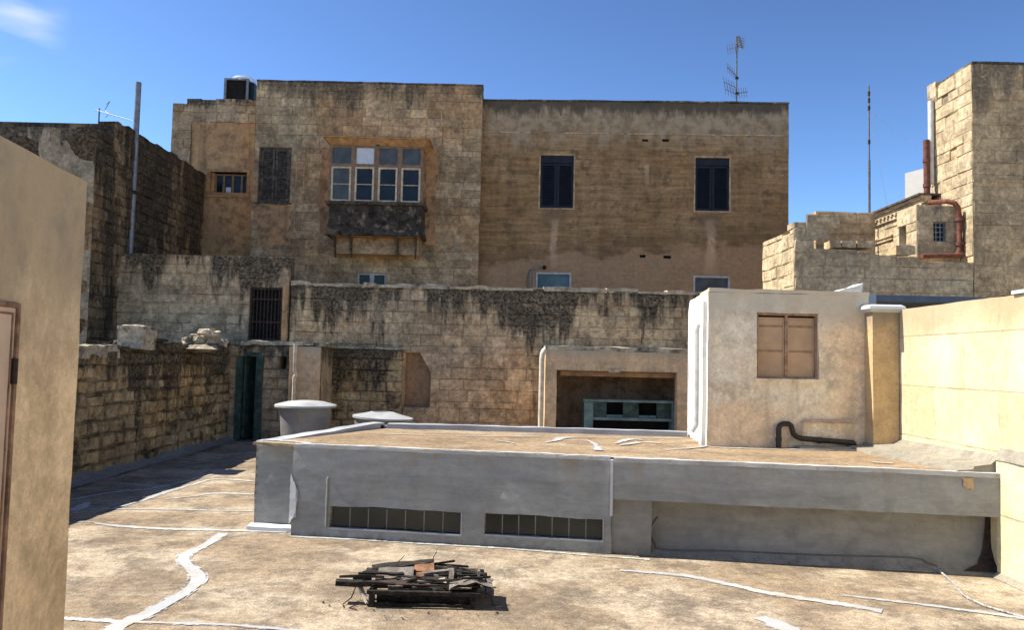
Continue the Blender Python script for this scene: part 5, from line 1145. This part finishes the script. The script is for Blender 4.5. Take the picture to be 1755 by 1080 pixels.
plank(hv(.50, .08, .185), hv(.62, .12, .25), .10, .015, MT['bleached'], 'pale_flake', 'pale broken flake beside the short grey post', 'board', up=(0, -.6, .7))
for k in range(40):
    a = R.uniform(-.35, .35) if R.random() < .7 else R.uniform(-1.4, 1.4); l = R.uniform(.12, .42); x, y, z = R.uniform(-.1, .92), R.uniform(.03, .6), R.uniform(.18, .36)
    p = hv(x, y, z); dv = V((cos(a), sin(a), R.uniform(-.14, .2)))*l*.5
    plank(p-dv, p+dv, R.uniform(.010, .04), R.uniform(.01, .026), MT['greyboard'] if R.random() < .35 else MT['burnt'], 'thin_stick', 'thin broken stick among the charred boards of the scrap heap', 'stick')
m = MB(); N = 10
for i in range(N):
    for j in range(5):
        def cp(i, j): a = i/N; return hv(.66+.36*a, .0+.075*j, .20+.10*sin(pi*(a*.8+.12))*(1-.1*j)+.02*sin(i*1.3+j))
        m.face((cp(i, j), cp(i+1, j), cp(i+1, j+1), cp(i, j+1)))
        m.face([p-V((0, 0, .012)) for p in (cp(i, j+1), cp(i+1, j+1), cp(i+1, j), cp(i, j))])
tag(m.build('curved_sheet', MT['greyboard'], disp=[(.02, 5), (.01, 14)]), 'curled grey sheet over the right front of the scrap heap', 'sheet', SG)
def wire(pts, r, lab): return tag(MB().tube(pts, r, 6).build('loose_wire', MT['iron'], at=pts[0]), lab, 'wire', SG)
wire([hv(-.06, .3, .26), hv(-.13, .28, .28), hv(-.16, .24, .22), hv(-.15, .2, .12), hv(-.17, .12, .04), hv(-.22, .02, .012), hv(-.20, -.04, .01)], .005, 'looped wire on the left of the scrap heap')
wire([hv(.92, .05, .14), hv(1.0, .03, .13), hv(1.03, .0, .05), hv(1.06, -.02, .03), hv(1.12, -.02, .045)], .007, 'bent wire poking out at the right end of the scrap heap')
wire([hv(.1, .3, .26), hv(.16, .4, .40), hv(.22, .5, .52)], .003, 'thin wire rising on the left of the scrap heap')
wire([hv(.47, .5, .40), hv(.48, .54, .50), hv(.50, .58, .56)], .004, 'thin wire rising behind the topmost board of the scrap heap')
wire([hv(-.02, .06, .02), hv(-.10, .02, .012), hv(-.15, -.06, .01), hv(-.08, -.1, .01)], .005, 'wire lying on the floor at the left foot of the scrap heap')
m = MB()
for i in range(90):
    a, r_ = R.uniform(0, 2*pi), R.uniform(.05, 1); s_ = R.uniform(.002, .005)*R.choice((1, 1, 1, 2.2))
    rock(m, (HX+.42+cos(a)*r_*.85, HY+.10+sin(a)*r_*.42, .010), s_*1.6, s_, s_*.6, R)
cr_ = m.build('wood_chips', MT['burnt']); cr_['kind'] = 'stuff'; cr_['label'] = 'dark chips scattered on the floor round the scrap heap'; cr_['category'] = 'chips'
# cable lying on the floor
cp_ = [G(1604, 974, .03), G(1617, 985, .014), G(1634, 1000, .014), G(1642, 1008, .014), G(1650, 1020, .014), G(1660, 1026, .014), G(1690, 1040, .014), G(1725, 1050, .014), G(1770, 1064, .014)]
def chain(pts, r):
    m = MB(); m.tube(pts, r, 8); 
    for i in range(len(pts)-1):
        k = max(2, int((pts[i+1]-pts[i]).length/.05))
        for j in range(k): c = pts[i].lerp(pts[i+1], j/k); s_ = V((noise.noise(c*9), noise.noise(c*9+V((5, 5, 5))), 0))*.014; rock(m, c+s_, r*1.6, r*1.3, r*.9, R)
    return m
tag(chain(cp_, .010).build('ground_cable', MT['cablesheath']), 'pale grey cable lying on the floor at the right, running out from the grey building', 'cable')
